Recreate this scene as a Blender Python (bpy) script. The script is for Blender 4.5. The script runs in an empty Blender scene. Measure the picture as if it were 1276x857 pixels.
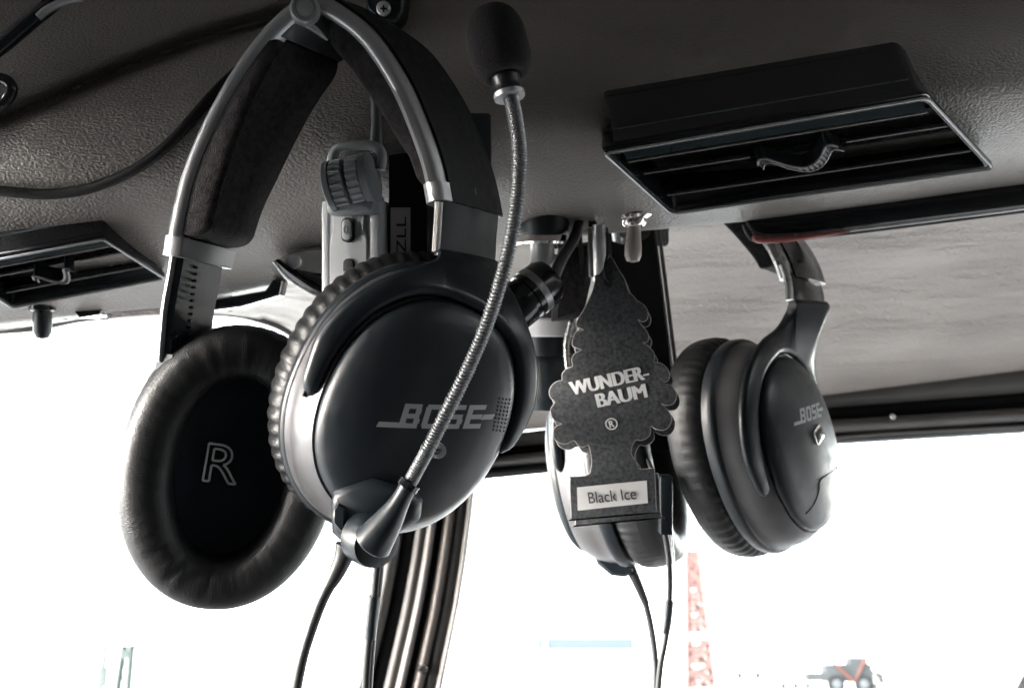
import bpy, bmesh, math, random
from mathutils import Vector, Matrix
from mathutils.bvhtree import BVHTree
random.seed(7)
SC = bpy.context.scene
COL = SC.collection
PI = math.pi
# ------------------------------------------------------------------ camera, sky, sun, exposure
PITCH = math.radians(19.0)                 # the photographer looks up at the overhead panel
RM = Matrix.Rotation(PITCH, 3, 'X')
cam = bpy.data.objects.new('camera', bpy.data.cameras.new('camera'))
COL.objects.link(cam); SC.camera = cam
cam.data.lens = 36; cam.data.sensor_width = 36
cam.data.clip_start = 0.01; cam.data.clip_end = 5000
cam.rotation_euler = (PI/2 + PITCH, 0, 0)
cam.data.dof.use_dof = True; cam.data.dof.focus_distance = 0.35; cam.data.dof.aperture_fstop = 20
W = bpy.data.worlds.new('World'); SC.world = W; W.use_nodes = True
wn = W.node_tree; bg = wn.nodes['Background']
sky = wn.nodes.new('ShaderNodeTexSky'); sky.sky_type = 'NISHITA'; sky.sun_disc = False
SUN_EL, SUN_AZ = math.radians(9), math.radians(-114)     # low sun, behind and to the left
sky.sun_elevation = SUN_EL; sky.sun_rotation = SUN_AZ
sky.air_density = 1.0; sky.dust_density = 1.5; sky.ozone_density = 1.0
hs = wn.nodes.new('ShaderNodeHueSaturation'); hs.inputs['Saturation'].default_value = .2      # thin white overcast
wn.links.new(sky.outputs[0], hs.inputs['Color']); wn.links.new(hs.outputs[0], bg.inputs[0]); bg.inputs[1].default_value = 0.15
sun = bpy.data.objects.new('sun', bpy.data.lights.new('sun', 'SUN')); COL.objects.link(sun)
sun.data.energy = 0.55; sun.data.angle = math.radians(12); sun.data.color = (1, .96, .9)
sd = Vector((math.sin(SUN_AZ)*math.cos(SUN_EL), math.cos(SUN_AZ)*math.cos(SUN_EL), math.sin(SUN_EL)))
sun.rotation_euler = sd.to_track_quat('Z', 'Y').to_euler()
SC.view_settings.view_transform = 'Standard'; SC.view_settings.look = 'None'
SC.view_settings.exposure = 5.0; SC.view_settings.gamma = 1
SC.render.engine = 'CYCLES'
SC.cycles.max_bounces = 8

# ------------------------------------------------------------------ helpers
F = 1276.0
def P(px, py, d):
    """point seen at that place of the picture, d metres in front of the camera (camera-aligned frame: x right, y away, z up)"""
    return Vector(((px-638)/F*d, d, (428.5-py)/F*d))
def lerp(a, b, t): return a*(1-t)+b*t
def cr(pts, n):
    """Catmull-Rom resample of tuples or Vectors"""
    ps = [tuple(p) for p in pts]; out = []
    m = len(ps)-1; k = len(ps[0])
    for i in range(n):
        t = i/(n-1)*m; j = min(int(t), m-1); f = t-j
        p0 = ps[j-1] if j > 0 else tuple(2*ps[0][q]-ps[1][q] for q in range(k))
        p1, p2 = ps[j], ps[j+1]
        p3 = ps[j+2] if j+2 <= m else tuple(2*ps[m][q]-ps[m-1][q] for q in range(k))
        out.append(tuple(.5*(2*p1[q]+(p2[q]-p0[q])*f+(2*p0[q]-5*p1[q]+4*p2[q]-p3[q])*f*f+(3*p1[q]-p0[q]-3*p2[q]+p3[q])*f**3) for q in range(k)))
    return out
def interp(tab, x):
    if x <= tab[0][0]: return tab[0][1]
    for (a, b), (c, d) in zip(tab, tab[1:]):
        if x <= c: return b+(d-b)*(x-a)/(c-a)
    return tab[-1][1]

class MB:
    def __init__(s): s.v = []; s.f = []; s.uv = []; s.mi = []
    def grid(s, rows, close=False, mi=0, flip=False):
        """rows: list of equal-length point lists; close wraps each row"""
        b = len(s.v); n = len(rows[0]); m = len(rows)
        for r in rows: s.v += [Vector(p) for p in r]
        for i in range(m-1):
            for j in range(n if close else n-1):
                k = (j+1) % n
                q = [b+i*n+j, b+i*n+k, b+(i+1)*n+k, b+(i+1)*n+j]
                u = [(j/n, i/m), ((j+1)/n, i/m), ((j+1)/n, (i+1)/m), (j/n, (i+1)/m)]
                if flip: q.reverse(); u.reverse()
                s.f.append(q); s.uv.append(u); s.mi.append(mi)
        return b
    def loft(s, rings, cap=True, mi=0, capmi=None):
        b = s.grid(rings, True, mi); n = len(rings[0])
        if cap:
            for idx, rev in ((0, True), (len(rings)-1, False)):
                q = [b+idx*n+j for j in range(n)]
                if rev: q.reverse()
                s.f.append(q); s.uv.append([(0, 0)]*n); s.mi.append(mi if capmi is None else capmi)
        return s
    def tube(s, pts, r, seg=12, cap=True, mi=0, n=None, flat=1.0, up=None):
        """round tube along pts; r number or function of t"""
        pts = [Vector(p) for p in pts]
        if n: pts = [Vector(p) for p in cr(pts, n)]
        rings = []; prev = None
        for i, p in enumerate(pts):
            t = (pts[min(i+1, len(pts)-1)]-pts[max(i-1, 0)]).normalized()
            if prev is None:
                a = Vector(up) if up else (Vector((0, 0, 1)) if abs(t.z) < .8 else Vector((0, 1, 0)))
            else: a = prev
            a = (a-t*a.dot(t)).normalized(); prev = a; c = t.cross(a)
            rr = r(i/(len(pts)-1)) if callable(r) else r
            rings.append([p+(a*math.cos(2*PI*k/seg)*flat+c*math.sin(2*PI*k/seg))*rr for k in range(seg)])
        return s.loft(rings, cap, mi)
    def lathe(s, c, ax, prof, seg=32, mi=0, up=(0, 0, 1), sx=1.0):
        """prof: list of (along, radius)"""
        ax = Vector(ax).normalized(); a = Vector(up); a = a-ax*a.dot(ax)
        if a.length < 1e-3: a = Vector((1, 0, 0))-ax*ax.x
        a.normalize(); b = ax.cross(a)
        return s.loft([[Vector(c)+ax*h+(a*math.cos(2*PI*k/seg)+b*math.sin(2*PI*k/seg)*sx)*max(r, 1e-5) for k in range(seg)] for h, r in prof], True, mi)
    def hexa(s, q0, q1, mi=0):
        """solid between two quads"""
        s.loft([list(q0), list(q1)], True, mi); return s
    def box(s, c, x, y, z, mi=0, bev=0.0):
        """box from centre and three half-vectors; bev rounds the x/z corners"""
        c, x, y, z = map(Vector, (c, x, y, z))
        if bev:
            X, Z = x.normalized(), z.normalized(); Y = y.normalized()
            pts = []
            for sx, sz in ((1, 1), (-1, 1), (-1, -1), (1, -1)):
                cc = x*sx+z*sz-X*sx*bev-Z*sz*bev
                a0 = {(1, 1): 0, (-1, 1): 90, (-1, -1): 180, (1, -1): 270}[(sx, sz)]
                for k in range(5):
                    a = math.radians(a0+k*22.5); pts.append((cc, X*math.cos(a)+Z*math.sin(a)))
            be = min(bev, y.length)*.5
            rings = [[c+p+d*(bev-e)+Y*h for p, d in pts] for h, e in ((-y.length, be), (-y.length+be*.3, be*.3), (-y.length+be, 0), (y.length-be, 0), (y.length-be*.3, be*.3), (y.length, be))]
            return s.loft(rings, True, mi)
        q = [x+z, -x+z, -x-z, x-z]
        return s.loft([[c+p-y for p in q], [c+p+y for p in q]], True, mi)
    def slab(s, outline, back, mi=0, side=1, bev=0.0004):
        """closed outline extruded by vector back"""
        back = Vector(back); o = [Vector(p) for p in outline]; n = len(o)
        cen = sum(o, Vector())/n; bk = back.normalized(); nb = bk*bev
        area = sum(((o[i]-cen).cross(o[(i+1) % n]-cen)).dot(bk) for i in range(n))
        sg = -bev if area > 0 else bev
        ins = [(o[(i+1) % n]-o[i-1]).normalized().cross(bk)*sg for i in range(n)]
        rings = [[p+q for p, q in zip(o, ins)], [p+nb for p in o], [p+back-nb for p in o], [p+back+q for p, q in zip(o, ins)]]
        b = s.grid(rings, True, side)
        s.f.append([b+j for j in range(n)][::-1]); s.uv.append([(0, 0)]*n); s.mi.append(mi)
        s.f.append([b+3*n+j for j in range(n)]); s.uv.append([(0, 0)]*n); s.mi.append(mi)
        return s
    def tris(s, V, Fs, mi=0):
        b = len(s.v); s.v += [Vector(p) for p in V]
        for f in Fs: s.f.append([b+i for i in f]); s.uv.append([(0, 0)]*len(f)); s.mi.append(mi)
        return s

def mk(name, mb, mats, c0, parent=None, smooth=40, world=False):
    me = bpy.data.meshes.new(name)
    me.from_pydata([tuple(p-c0) for p in mb.v], [], mb.f)
    if not isinstance(mats, (list, tuple)): mats = [mats]
    for m in mats: me.materials.append(m)
    uvl = me.uv_layers.new(name='UVMap')
    k = 0
    for poly, uvs, mi in zip(me.polygons, mb.uv, mb.mi):
        poly.material_index = mi
        for q in range(poly.loop_total): uvl.data[poly.loop_start+q].uv = uvs[q]
    bm = bmesh.new(); bm.from_mesh(me)
    bmesh.ops.recalc_face_normals(bm, faces=bm.faces)
    bm.to_mesh(me); bm.free()
    if smooth:
        me.shade_smooth(); me.set_sharp_from_angle(angle=math.radians(smooth))
    o = bpy.data.objects.new(name, me); COL.objects.link(o)
    if parent: o.parent = parent
    else:
        if world: o.location = c0
        else: o.location = RM @ c0; o.rotation_euler = (PITCH, 0, 0)
    return o

class Thing:
    """an Empty at the thing's base with parts below it"""
    def __init__(s, name, label, cat, c0, group=None, world=False):
        s.c0 = Vector(c0); s.o = bpy.data.objects.new(name, None); COL.objects.link(s.o)
        s.o.empty_display_size = .01
        if world: s.o.location = s.c0
        else: s.o.location = RM @ s.c0; s.o.rotation_euler = (PITCH, 0, 0)
        s.o['label'] = label; s.o['category'] = cat
        if group: s.o['group'] = group
    def part(s, name, mb, mats, parent=None, smooth=40, label=None):
        o = mk(name, mb, mats, s.c0, parent or s.o, smooth)
        if label: o['label'] = label
        return o
def single(name, mb, mats, c0, label, cat, group=None, smooth=40, world=False):
    o = mk(name, mb, mats, Vector(c0), None, smooth, world); o['label'] = label; o['category'] = cat
    if group: o['group'] = group
    return o
def struct(name, mb, mats, c0=(0, 0, 0), smooth=40, world=False):
    o = mk(name, mb, mats, Vector(c0), None, smooth, world); o['kind'] = 'structure'; return o

def text_mesh(body, size=1.0, extrude=0.0, offset=0.0, shear=0.0, spacing=1.0, res=6):
    cu = bpy.data.curves.new('t', 'FONT'); cu.body = body; cu.size = size; cu.extrude = extrude
    cu.offset = offset; cu.shear = shear; cu.space_character = spacing; cu.resolution_u = res
    cu.align_x = 'CENTER'; cu.align_y = 'CENTER'
    o = bpy.data.objects.new('t', cu); COL.objects.link(o)
    dg = bpy.context.evaluated_depsgraph_get(); me = o.evaluated_get(dg).to_mesh()
    V = [v.co.copy() for v in me.vertices]; Fs = [list(p.vertices) for p in me.polygons]
    o.evaluated_get(dg).to_mesh_clear()
    bpy.data.objects.remove(o); bpy.data.curves.remove(cu)
    xs = [v.x for v in V]; ys = [v.y for v in V]
    w, h = max(xs)-min(xs), max(ys)-min(ys); cx, cy = (max(xs)+min(xs))/2, (max(ys)+min(ys))/2
    return [Vector(((v.x-cx), (v.y-cy), v.z)) for v in V], Fs, w, h
def put_text(mb, body, c, xv, zv, width, height, thick=.0002, bold=0, **kw):
    """flat raised lettering centred at c; xv, zv unit vectors; width and height in metres"""
    V, Fs, w, h = text_mesh(body, extrude=.5, **kw)
    yv = Vector(zv).cross(Vector(xv)).normalized()
    zz = [v.z for v in V]; dz = max(zz)-min(zz) or 1
    for k in ((0,) if not bold else (-1, 0, 1)):
        mb.tris([Vector(c)+Vector(xv)*(v.x/w*width+k*bold)+Vector(zv)*(v.y/h*height)+yv*(v.z/dz*thick*(1+.06*k)) for v in V], Fs)
def drape(mb, bvh, d, off, maxd=.05):
    """lay a mesh on a surface along direction d, off metres proud, cutting it finer first"""
    me = bpy.data.meshes.new('x'); me.from_pydata([tuple(v) for v in mb.v], [], mb.f)
    bm = bmesh.new(); bm.from_mesh(me); bmesh.ops.triangulate(bm, faces=bm.faces)
    for _ in range(2):
        es = [e for e in bm.edges if e.calc_length() > .0015]
        if es: bmesh.ops.subdivide_edges(bm, edges=es, cuts=1)
        bmesh.ops.triangulate(bm, faces=bm.faces)
    bm.verts.ensure_lookup_table()
    d = Vector(d).normalized(); out = MB(); out.v = []
    for v in bm.verts:
        hit = bvh.ray_cast(v.co-d*maxd, d, maxd*2)
        out.v.append((hit[0]-d*off) if hit[0] is not None else v.co.copy())
    for f in bm.faces:
        out.f.append([v.index for v in f.verts]); out.uv.append([(0, 0)]*len(f.verts)); out.mi.append(0)
    bm.free(); bpy.data.meshes.remove(me); return out
def bvh_of(mb): return BVHTree.FromPolygons([tuple(v) for v in mb.v], mb.f)

# ------------------------------------------------------------------ materials
def lin(r, g, b): return tuple(((c/255)/12.92 if c/255 <= .04045 else ((c/255+.055)/1.055)**2.4) for c in (r, g, b))
def mat(name, col, rough=.5, metal=0.0, spec=.5, bump=None, var=.15, vscale=30, sheen=0, coat=0, rvar=.1, col2=None):
    """bump: list of (kind, scale, strength, distance[, coord, stretch])"""
    m = bpy.data.materials.new(name); m.use_nodes = True; nt = m.node_tree; N = nt.nodes; L = nt.links
    b = N['Principled BSDF']; b.inputs['Roughness'].default_value = rough; b.inputs['Metallic'].default_value = metal
    b.inputs['Specular IOR Level'].default_value = spec
    b.inputs['Sheen Weight'].default_value = sheen; b.inputs['Coat Weight'].default_value = coat; b.inputs['Coat Roughness'].default_value = .08
    tc = N.new('ShaderNodeTexCoord')
    nz = N.new('ShaderNodeTexNoise'); nz.inputs['Scale'].default_value = vscale; nz.inputs['Detail'].default_value = 6
    L.new(tc.outputs['Object'], nz.inputs['Vector'])
    mx = N.new('ShaderNodeMix'); mx.data_type = 'RGBA'
    a = tuple(c*(1-var) for c in col)+(1,); c2 = tuple(min(1, c*(1+var)) for c in (col2 or col))+(1,)
    mx.inputs[6].default_value = a; mx.inputs[7].default_value = c2
    mr = N.new('ShaderNodeMapRange'); mr.inputs['From Min'].default_value = .3; mr.inputs['From Max'].default_value = .7
    L.new(nz.outputs['Fac'], mr.inputs['Value']); L.new(mr.outputs[0], mx.inputs[0]); L.new(mx.outputs[2], b.inputs['Base Color'])
    if rvar:
        r2 = N.new('ShaderNodeMapRange'); r2.inputs['From Min'].default_value = .3; r2.inputs['From Max'].default_value = .7
        r2.inputs['To Min'].default_value = max(.02, rough-rvar*.5); r2.inputs['To Max'].default_value = min(1, rough+rvar)
        n2 = N.new('ShaderNodeTexNoise'); n2.inputs['Scale'].default_value = vscale*4; n2.inputs['Detail'].default_value = 8
        L.new(tc.outputs['Object'], n2.inputs['Vector']); L.new(n2.outputs['Fac'], r2.inputs['Value']); L.new(r2.outputs[0], b.inputs['Roughness'])
    prev = None
    for bp in (bump or []):
        kind, sc, st, dist = bp[:4]; coord = bp[4] if len(bp) > 4 else 'Object'; stretch = bp[5] if len(bp) > 5 else (1, 1, 1)
        mp = N.new('ShaderNodeMapping'); mp.inputs['Scale'].default_value = stretch
        L.new(tc.outputs[coord], mp.inputs['Vector'])
        if kind == 'voronoi':
            wz = N.new('ShaderNodeTexNoise'); wz.inputs['Scale'].default_value = sc*.6; wz.inputs['Detail'].default_value = 2
            L.new(mp.outputs[0], wz.inputs['Vector'])
            ad = N.new('ShaderNodeVectorMath'); ad.operation = 'MULTIPLY_ADD'
            ad.inputs[1].default_value = (1.0/sc,)*3
            L.new(wz.outputs['Color'], ad.inputs[0]); L.new(mp.outputs[0], ad.inputs[2])
            t = N.new('ShaderNodeTexVoronoi'); t.feature = 'SMOOTH_F1'; t.inputs['Scale'].default_value = sc; t.inputs['Smoothness'].default_value = .6
            L.new(ad.outputs[0], t.inputs['Vector']); out = t.outputs['Distance']; st = -st
        elif kind == 'noise':
            t = N.new('ShaderNodeTexNoise'); t.inputs['Scale'].default_value = sc; t.inputs['Detail'].default_value = 5
            L.new(mp.outputs[0], t.inputs['Vector']); out = t.outputs['Fac']
        bn = N.new('ShaderNodeBump'); bn.inputs['Strength'].default_value = abs(st); bn.inputs['Distance'].default_value = dist
        bn.invert = st < 0
        L.new(out, bn.inputs['Height'])
        if prev: L.new(prev.outputs[0], bn.inputs['Normal'])
        prev = bn
    if prev: L.new(prev.outputs[0], b.inputs['Normal'])
    return m
M = {}
M['liner'] = mat('headliner_leather', (.20, .185, .173), .36, var=.16, vscale=9, bump=[('voronoi', 980, .9, .00045, 'Object', (.8, 1, 1.3)), ('noise', 14, .5, .003), ('noise', 1500, .2, .0002)])
M['liner2'] = mat('front_headliner', (.30, .27, .25), .55, var=.25, vscale=9, bump=[('noise', 16, 1.0, .014, 'Object', (.5, 1, 3)), ('voronoi', 450, 1.0, .0010)])
M['trimgrey'] = mat('trim_grey', (.085, .08, .078), .45, bump=[('noise', 700, .3, .0003)])
M['plastic'] = mat('black_satin_plastic', (.005, .0085, .0115), .34, vscale=60, bump=[('noise', 2500, .15, .0001)])
M['shell'] = mat('ear_cup_plastic', (.0085, .012, .0155), .36, vscale=60, bump=[('noise', 3000, .2, .0001)])
M['shellside'] = mat('ear_cup_side', (.10, .10, .105), .38, metal=.6, vscale=60, bump=[('noise', 3000, .15, .0001)])
M['gloss'] = mat('black_gloss_plastic', (.008, .009, .011), .12, vscale=80, rvar=.12, bump=[('noise', 90, .15, .001)])
M['matte'] = mat('matte_black', (.004, .0045, .005), .6, spec=.25, vscale=80, bump=[('noise', 900, .3, .0003)])
M['leather'] = mat('cushion_leather', (.0075, .008, .009), .44, spec=.45, rvar=.04, vscale=60, bump=[('noise', 12, .45, .00045, 'UV', (56, 2.4, 1)), ('noise', 60, .3, .0006), ('noise', 1400, .25, .0002)])
M['silver'] = mat('headband_metallic', (.32, .325, .335), .33, metal=.6, var=.04, vscale=40, bump=[('noise', 2500, .1, .0001)])
M['silverlite'] = mat('pale_silver', (.5, .5, .5), .28, metal=.6)
M['suede'] = mat('headband_suede', (.020, .018, .0195), .95, spec=.1, var=.65, vscale=420, sheen=.14, bump=[('noise', 2200, .8, .0006)], rvar=0)
M['foam'] = mat('mic_foam', (.010, .009, .0095), .95, spec=.1, sheen=.06, bump=[('noise', 1600, 1.0, .0008), ('noise', 4000, .8, .0004)], rvar=0)
M['cloth'] = mat('speaker_cloth', (.028, .032, .040), .9, spec=.1, bump=[('voronoi', 2600, .5, .0002)], rvar=0)
M['goose'] = mat('gooseneck_metal', (.13, .135, .14), .42, metal=.6, var=.03, rvar=0)
M['chrome'] = mat('chrome', (.75, .72, .70), .10, metal=1.0, rvar=.1)
M['control'] = mat('control_grey', (.26, .28, .30), .4, vscale=50)
M['controllite'] = mat('control_light_grey', (.42, .45, .47), .35)
M['white'] = mat('white_print', (.80, .80, .80), .6)
M['greyprint'] = mat('grey_print', (.33, .335, .34), .5)
M['label'] = mat('label_paper', (.82, .80, .79), .6)
M['tape'] = mat('label_tape', (.42, .41, .40), .5)
M['card'] = mat('freshener_card', (.060, .063, .067), .85, var=.45, vscale=700, spec=.2, bump=[('noise', 900, .6, .0004)], rvar=0)
M['cardedge'] = mat('card_edge', (.45, .42, .40), .8)
M['string'] = mat('elastic', (.02, .02, .02), .8)
M['rubber'] = mat('cable_rubber', (.012, .013, .014), .4)
M['beige'] = mat('toggle_beige', (.42, .37, .33), .35, coat=.4)
M['print_black'] = mat('print_black', (.02, .02, .02), .7)
M['post'] = mat('post_vinyl', (.020, .019, .018), .45, bump=[('noise', 600, .3, .0003)])
M['postlite'] = mat('post_beige', (.06, .052, .046), .5)
M['slat'] = mat('vent_slat', (.06, .085, .095), .3, bump=[('noise', 300, .4, .0005)])
def glass():
    m = bpy.data.materials.new('windshield_glass'); m.use_nodes = True; N = m.node_tree.nodes; L = m.node_tree.links
    N.remove(N['Principled BSDF']); t = N.new('ShaderNodeBsdfTransparent'); t.inputs[0].default_value = (.97, .98, .98, 1)
    g = N.new('ShaderNodeBsdfGlossy'); g.inputs['Roughness'].default_value = .02
    x = N.new('ShaderNodeMixShader'); x.inputs[0].default_value = .03
    L.new(t.outputs[0], x.inputs[1]); L.new(g.outputs[0], x.inputs[2]); L.new(x.outputs[0], N['Material Output'].inputs[0])
    return m
M['glass'] = glass()
# ------------------------------------------------------------------ the cabin: overhead panel, front headliner
EDGE = [(-500, 450), (-200, 415), (0, 402), (200, 382), (350, 352), (420, 335), (500, 318), (620, 303), (700, 293), (820, 283), (930, 273), (1276, 228), (1700, 170)]
SEAM = [(-500, 300), (-100, 185), (0, 148), (60, 125), (130, 96), (250, 50), (350, 20), (450, -20), (600, -100), (1700, -300)]
PROF = cr([(0, .490), (.2, .455), (.35, .421), (.5, .394), (.6, .387), (.72, .392), (.86, .418), (1, .472)], 120)
def sm(t): t = max(0, min(1, t)); return t*t*(3-2*t)
def pad_d(px, py):
    e = interp(EDGE, px); t = (py+150)/(e+150)
    d = interp(PROF, t)
    sy = interp(SEAM, px)
    if px < 700:
        d += (.011*math.exp(-((py-sy)/9.0)**2) - (.010*sm((sy-py)/26) if py < sy else 0) + .006*math.exp(-((py-sy)/45.0)**2))*sm((700-px)/350)
    d += .0016*math.sin(px*.013+1)*math.sin(py*.021)
    return d
pad = MB(); cols = [-500+i*7 for i in range(315)]
SEAM = cr([(float(a), float(b)) for a, b in SEAM], 200)
rows = []
for (yb, k) in ((-1.6, 2.2), (-.9, 1.7), (-.3, 1.35), (.1, 1.15), (.3, 1.05)):
    r = []
    for px in cols:
        p = P(px, -150, pad_d(px, -150)); r.append(Vector((p.x*k, yb, p.z+.344*(p.y-yb))))
    rows.append(r)
for i in range(191):
    rows.append([P(px, -150+(interp(EDGE, px)+150)*(i/190), pad_d(px, -150+(interp(EDGE, px)+150)*(i/190))) for px in cols])
for dp, dd in ((2.5, .004), (3, .010), (0, .020), (-6, .035), (-40, .12), (-60, .4), (-80, 1.0)):
    rows.append([P(px, interp(EDGE, px)+dp, pad_d(px, interp(EDGE, px))+dd) for px in cols])
pad.grid(rows, flip=True)
struct('ceiling', pad, M['liner'], smooth=80)

G = [(-600, 450), (-200, 428), (0, 414), (120, 397), (200, 391), (262, 393), (320, 402), (360, 418), (400, 455), (450, 530), (490, 596), (590, 596), (700, 587), (1040, 553), (1276, 540), (1800, 515)]
ROOF = [(-600, 445), (-200, 424), (0, 410), (120, 393), (200, 387), (262, 388), (320, 394), (360, 408), (400, 440), (450, 500), (500, 540), (590, 540), (700, 530), (1040, 489), (1276, 459), (1800, 400)]
def roof_d(px, py):
    e = interp(EDGE, px); t = max(0, min(1, (py-e)/max(40, interp(ROOF, px)-e)))
    return .56+.30*t+.005*math.sin(py*.045+px*.004)+.003*math.sin(py*.11+px*.011+2)
fr = MB(); cols2 = [-600+i*16 for i in range(151)]; rows = []
for i in range(50):
    rows.append([P(px, lerp(interp(EDGE, px)-60, interp(ROOF, px), i/49), roof_d(px, lerp(interp(EDGE, px)-60, interp(ROOF, px), i/49))) for px in cols2])
for dp, dd in ((2, .01), (2, .03)):
    rows.append([P(px, interp(ROOF, px)+dp, roof_d(px, interp(ROOF, px))+dd) for px in cols2])
fr.grid(rows, flip=True)
struct('front_ceiling', fr, M['liner2'], smooth=80)

# windshield frames: rails along the lower edge of the front headliner
def strip(mb, pxs, tops, bots, dz, dep, mi=0, bulge=.004):
    rows = []
    for k in range(9):
        t = k/8; b = -math.sin(PI*t)*bulge
        rows.append([P(px, lerp(interp(tops, px), interp(bots, px), t), dep(px)+b+dz) for px in pxs])
    back = [P(px, interp(bots, px), dep(px)+dz+.03) for px in pxs]; back0 = [P(px, interp(tops, px), dep(px)+dz+.03) for px in pxs]
    mb.grid([back0]+rows+[back], flip=True)
R0 = [(560, 548), (700, 532), (1040, 489), (1276, 459), (1800, 395)]
R1 = [(560, 565), (700, 550), (1040, 507), (1276, 489), (1800, 450)]
R2 = [(560, 575), (700, 560), (1040, 523), (1276, 508), (1800, 475)]
R3 = [(560, 586), (700, 574), (1040, 539), (1276, 525), (1800, 495)]
R4 = [(560, 600), (700, 588), (1040, 554), (1276, 540), (1800, 512)]
dep = lambda px: .875
wf = Thing('ribbed_trim', 'dark ribbed frame trim along the top edge of the right windshield', 'window trim', P(1040, 520, .88))
pxs = [560+i*24 for i in range(52)]
for tp, bt, m_, nm, dz, bl in ((R0, R1, 'trimgrey', 'upper_trim', .012, .003), (R1, R2, 'matte', 'rubber_seal', .022, .002), (R2, R3, 'trimgrey', 'rail', 0, .007), (R3, R4, 'plastic', 'lower_rail', .006, .006)):
    b = MB(); strip(b, pxs, tp, bt, dz, dep, 0, bl); wf.part(nm, b, M[m_])
b = MB(); b.tube([P(595, 596, .872), P(800, 575, .872), P(1040, 545, .866), P(1276, 531, .866), P(1800, 503, .866)], .0014, 8, n=30); wf.part('edge_bead', b, M['postlite'])
b = MB(); b.tube([P(1350, 720, .8), P(1312, 800, .8), P(1282, 862, .8), P(1244, 930, .8)], .009, 12, n=16); wf.part('side_post', b, M['matte'])
b = MB(); b.lathe(P(1113, 519, .862), (0, -1, 0), [(-.003, .0022), (0, .0022), (.001, .0012), (.001, 0)], 12); wf.part('screw', b, M['silverlite'])

wl = Thing('edge_trim', 'grey edge trim along the top of the left windshield, below the left vent', 'window frame', P(150, 400, .8))
b = MB(); b.tube([P(-300, 428, .86), P(0, 413, .86), P(60, 406, .86), P(120, 396, .86), P(262, 390, .86), P(330, 401, .86), P(372, 424, .86), P(410, 470, .86)], .0028, 10, n=50); wl.part('edge_bead', b, M['trimgrey'])
b = MB(); b.slab([P(-120, 398, .50), P(60, 392, .50), P(62, 398, .50), P(20, 404, .50), P(-120, 414, .50)], (0, .02, 0)); wl.part('trim_clip', b, M['gloss'])
b = MB(); b.slab([P(88, 381, .47), P(132, 377, .47), P(124, 392, .47), P(98, 396, .47)], (0, .02, 0)); wl.part('trim_clip', b, M['gloss'])
b = MB(); b.slab([P(118, 373, .475), P(268, 352, .475), P(268, 386, .475), P(132, 396, .475)], (0, .03, 0), bev=.002); wl.part('trim_panel', b, M['liner2'])

# the strip and bracket under the overhead pad, between the headband and the latch
b = MB(); b.slab([P(262, 374, .462), P(330, 362, .462), P(340, 348, .462), P(352, 350, .462), P(348, 368, .462), P(300, 382, .462), P(262, 387, .462)], (0, .012, 0), bev=.0008)
single('trim_strip', b, M['gloss'], P(300, 370, .56), 'thin dark trim strip under the padded ceiling edge, left of the chrome latch', 'trim')

# unseen cabin shell, added to block and shape the light; window openings sized for that
M['cabin'] = mat('added_shell_lining', (.03, .03, .03), .7, bump=[('noise', 300, .3, .001)])
def wbx(b, x0, x1, y0, y1, z0, z1): b.box(((x0+x1)/2, (y0+y1)/2, (z0+z1)/2), ((x1-x0)/2, 0, 0), (0, (y1-y0)/2, 0), (0, 0, (z1-z0)/2))
b = MB(); wbx(b, -.8, .8, -1.4, 1.3, -1.15, -1.1); struct('added_floor', b, M['cabin'], smooth=0, world=True)
b = MB(); wbx(b, -.8, .8, -1.45, -1.4, -1.1, .5); struct('wall', b, M['cabin'], smooth=0, world=True)  # unseen rear wall, added to block light from behind
for sx in (-1, 1):
    b = MB(); x0, x1 = sorted((sx*.75, sx*.80))
    y0, zl, zh = (.02, -1.05, .20) if sx < 0 else (.32, -1.05, .02)
    wbx(b, x0, x1, -1.4, 1.0, -1.1, zl); wbx(b, x0, x1, -1.4, y0, zl+.002, .5); wbx(b, x0, x1, .76, .82, zl+.002, .5); wbx(b, x0, x1, y0+.002, .758, zh, .5)
    struct('wall', b, M['cabin'], smooth=0, world=True)  # unseen side wall, added to steer the light through its opening
b = MB(); wbx(b, -.8, .8, .80, 1.35, -1.1, -.42); struct('added_instrument_panel', b, M['trimgrey'], smooth=0, world=True)  # out of view, added with the shell to shape the light

# centre post
def postx(y, a, b_): return a
POST = [(560, 512), (640, 503), (700, 492), (760, 478), (857, 455), (980, 420)]   # left edge px by py
cp = Thing('windshield_post', 'dark ribbed post between the two windshields, below the hanging headsets', 'window post', P(520, 640, .86))
def postband(o0, o1, d0, bl, name, m_):
    b = MB(); rows = []
    ys = [545+i*14 for i in range(34)]
    for k in range(9):
        t = k/8
        row = []
        for y in ys:
            w = lerp(1, 1.12, (y-560)/300)
            x = interp([(530, 503), (640, 487), (700, 477), (760, 465), (857, 441), (1000, 400)], y)+(o0+(o1-o0)*t)*w
            row.append(P(x, y, d0-bl*math.sin(PI*t)))
        rows.append(row)
    rows = [[p+Vector((0, .03, 0)) for p in rows[0]]]+rows+[[p+Vector((0, .03, 0)) for p in rows[-1]]]
    b.grid(rows); return cp.part(name, b, M[m_])
postband(0, 17, .850, .004, 'inner_cover', 'post'); postband(17, 33, .858, .002, 'recess', 'matte')
postband(33, 46, .852, .003, 'cover_strip', 'post'); postband(46, 56, .846, .004, 'seal_bead', 'trimgrey')
postband(56, 64, .86, .001, 'channel', 'matte'); postband(64, 77, .850, .005, 'pale_strip', 'postlite')
postband(77, 91, .854, .003, 'outer_strip', 'post'); postband(91, 98, .850, .003, 'outer_bead', 'trimgrey')
b = MB(); b.lathe(P(527, 833, .846), (0.1, -1, 0), [(-.002, .0042), (0, .0042), (.0015, .003), (.0018, 0)], 16); cp.part('screw', b, M['chrome'])

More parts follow.
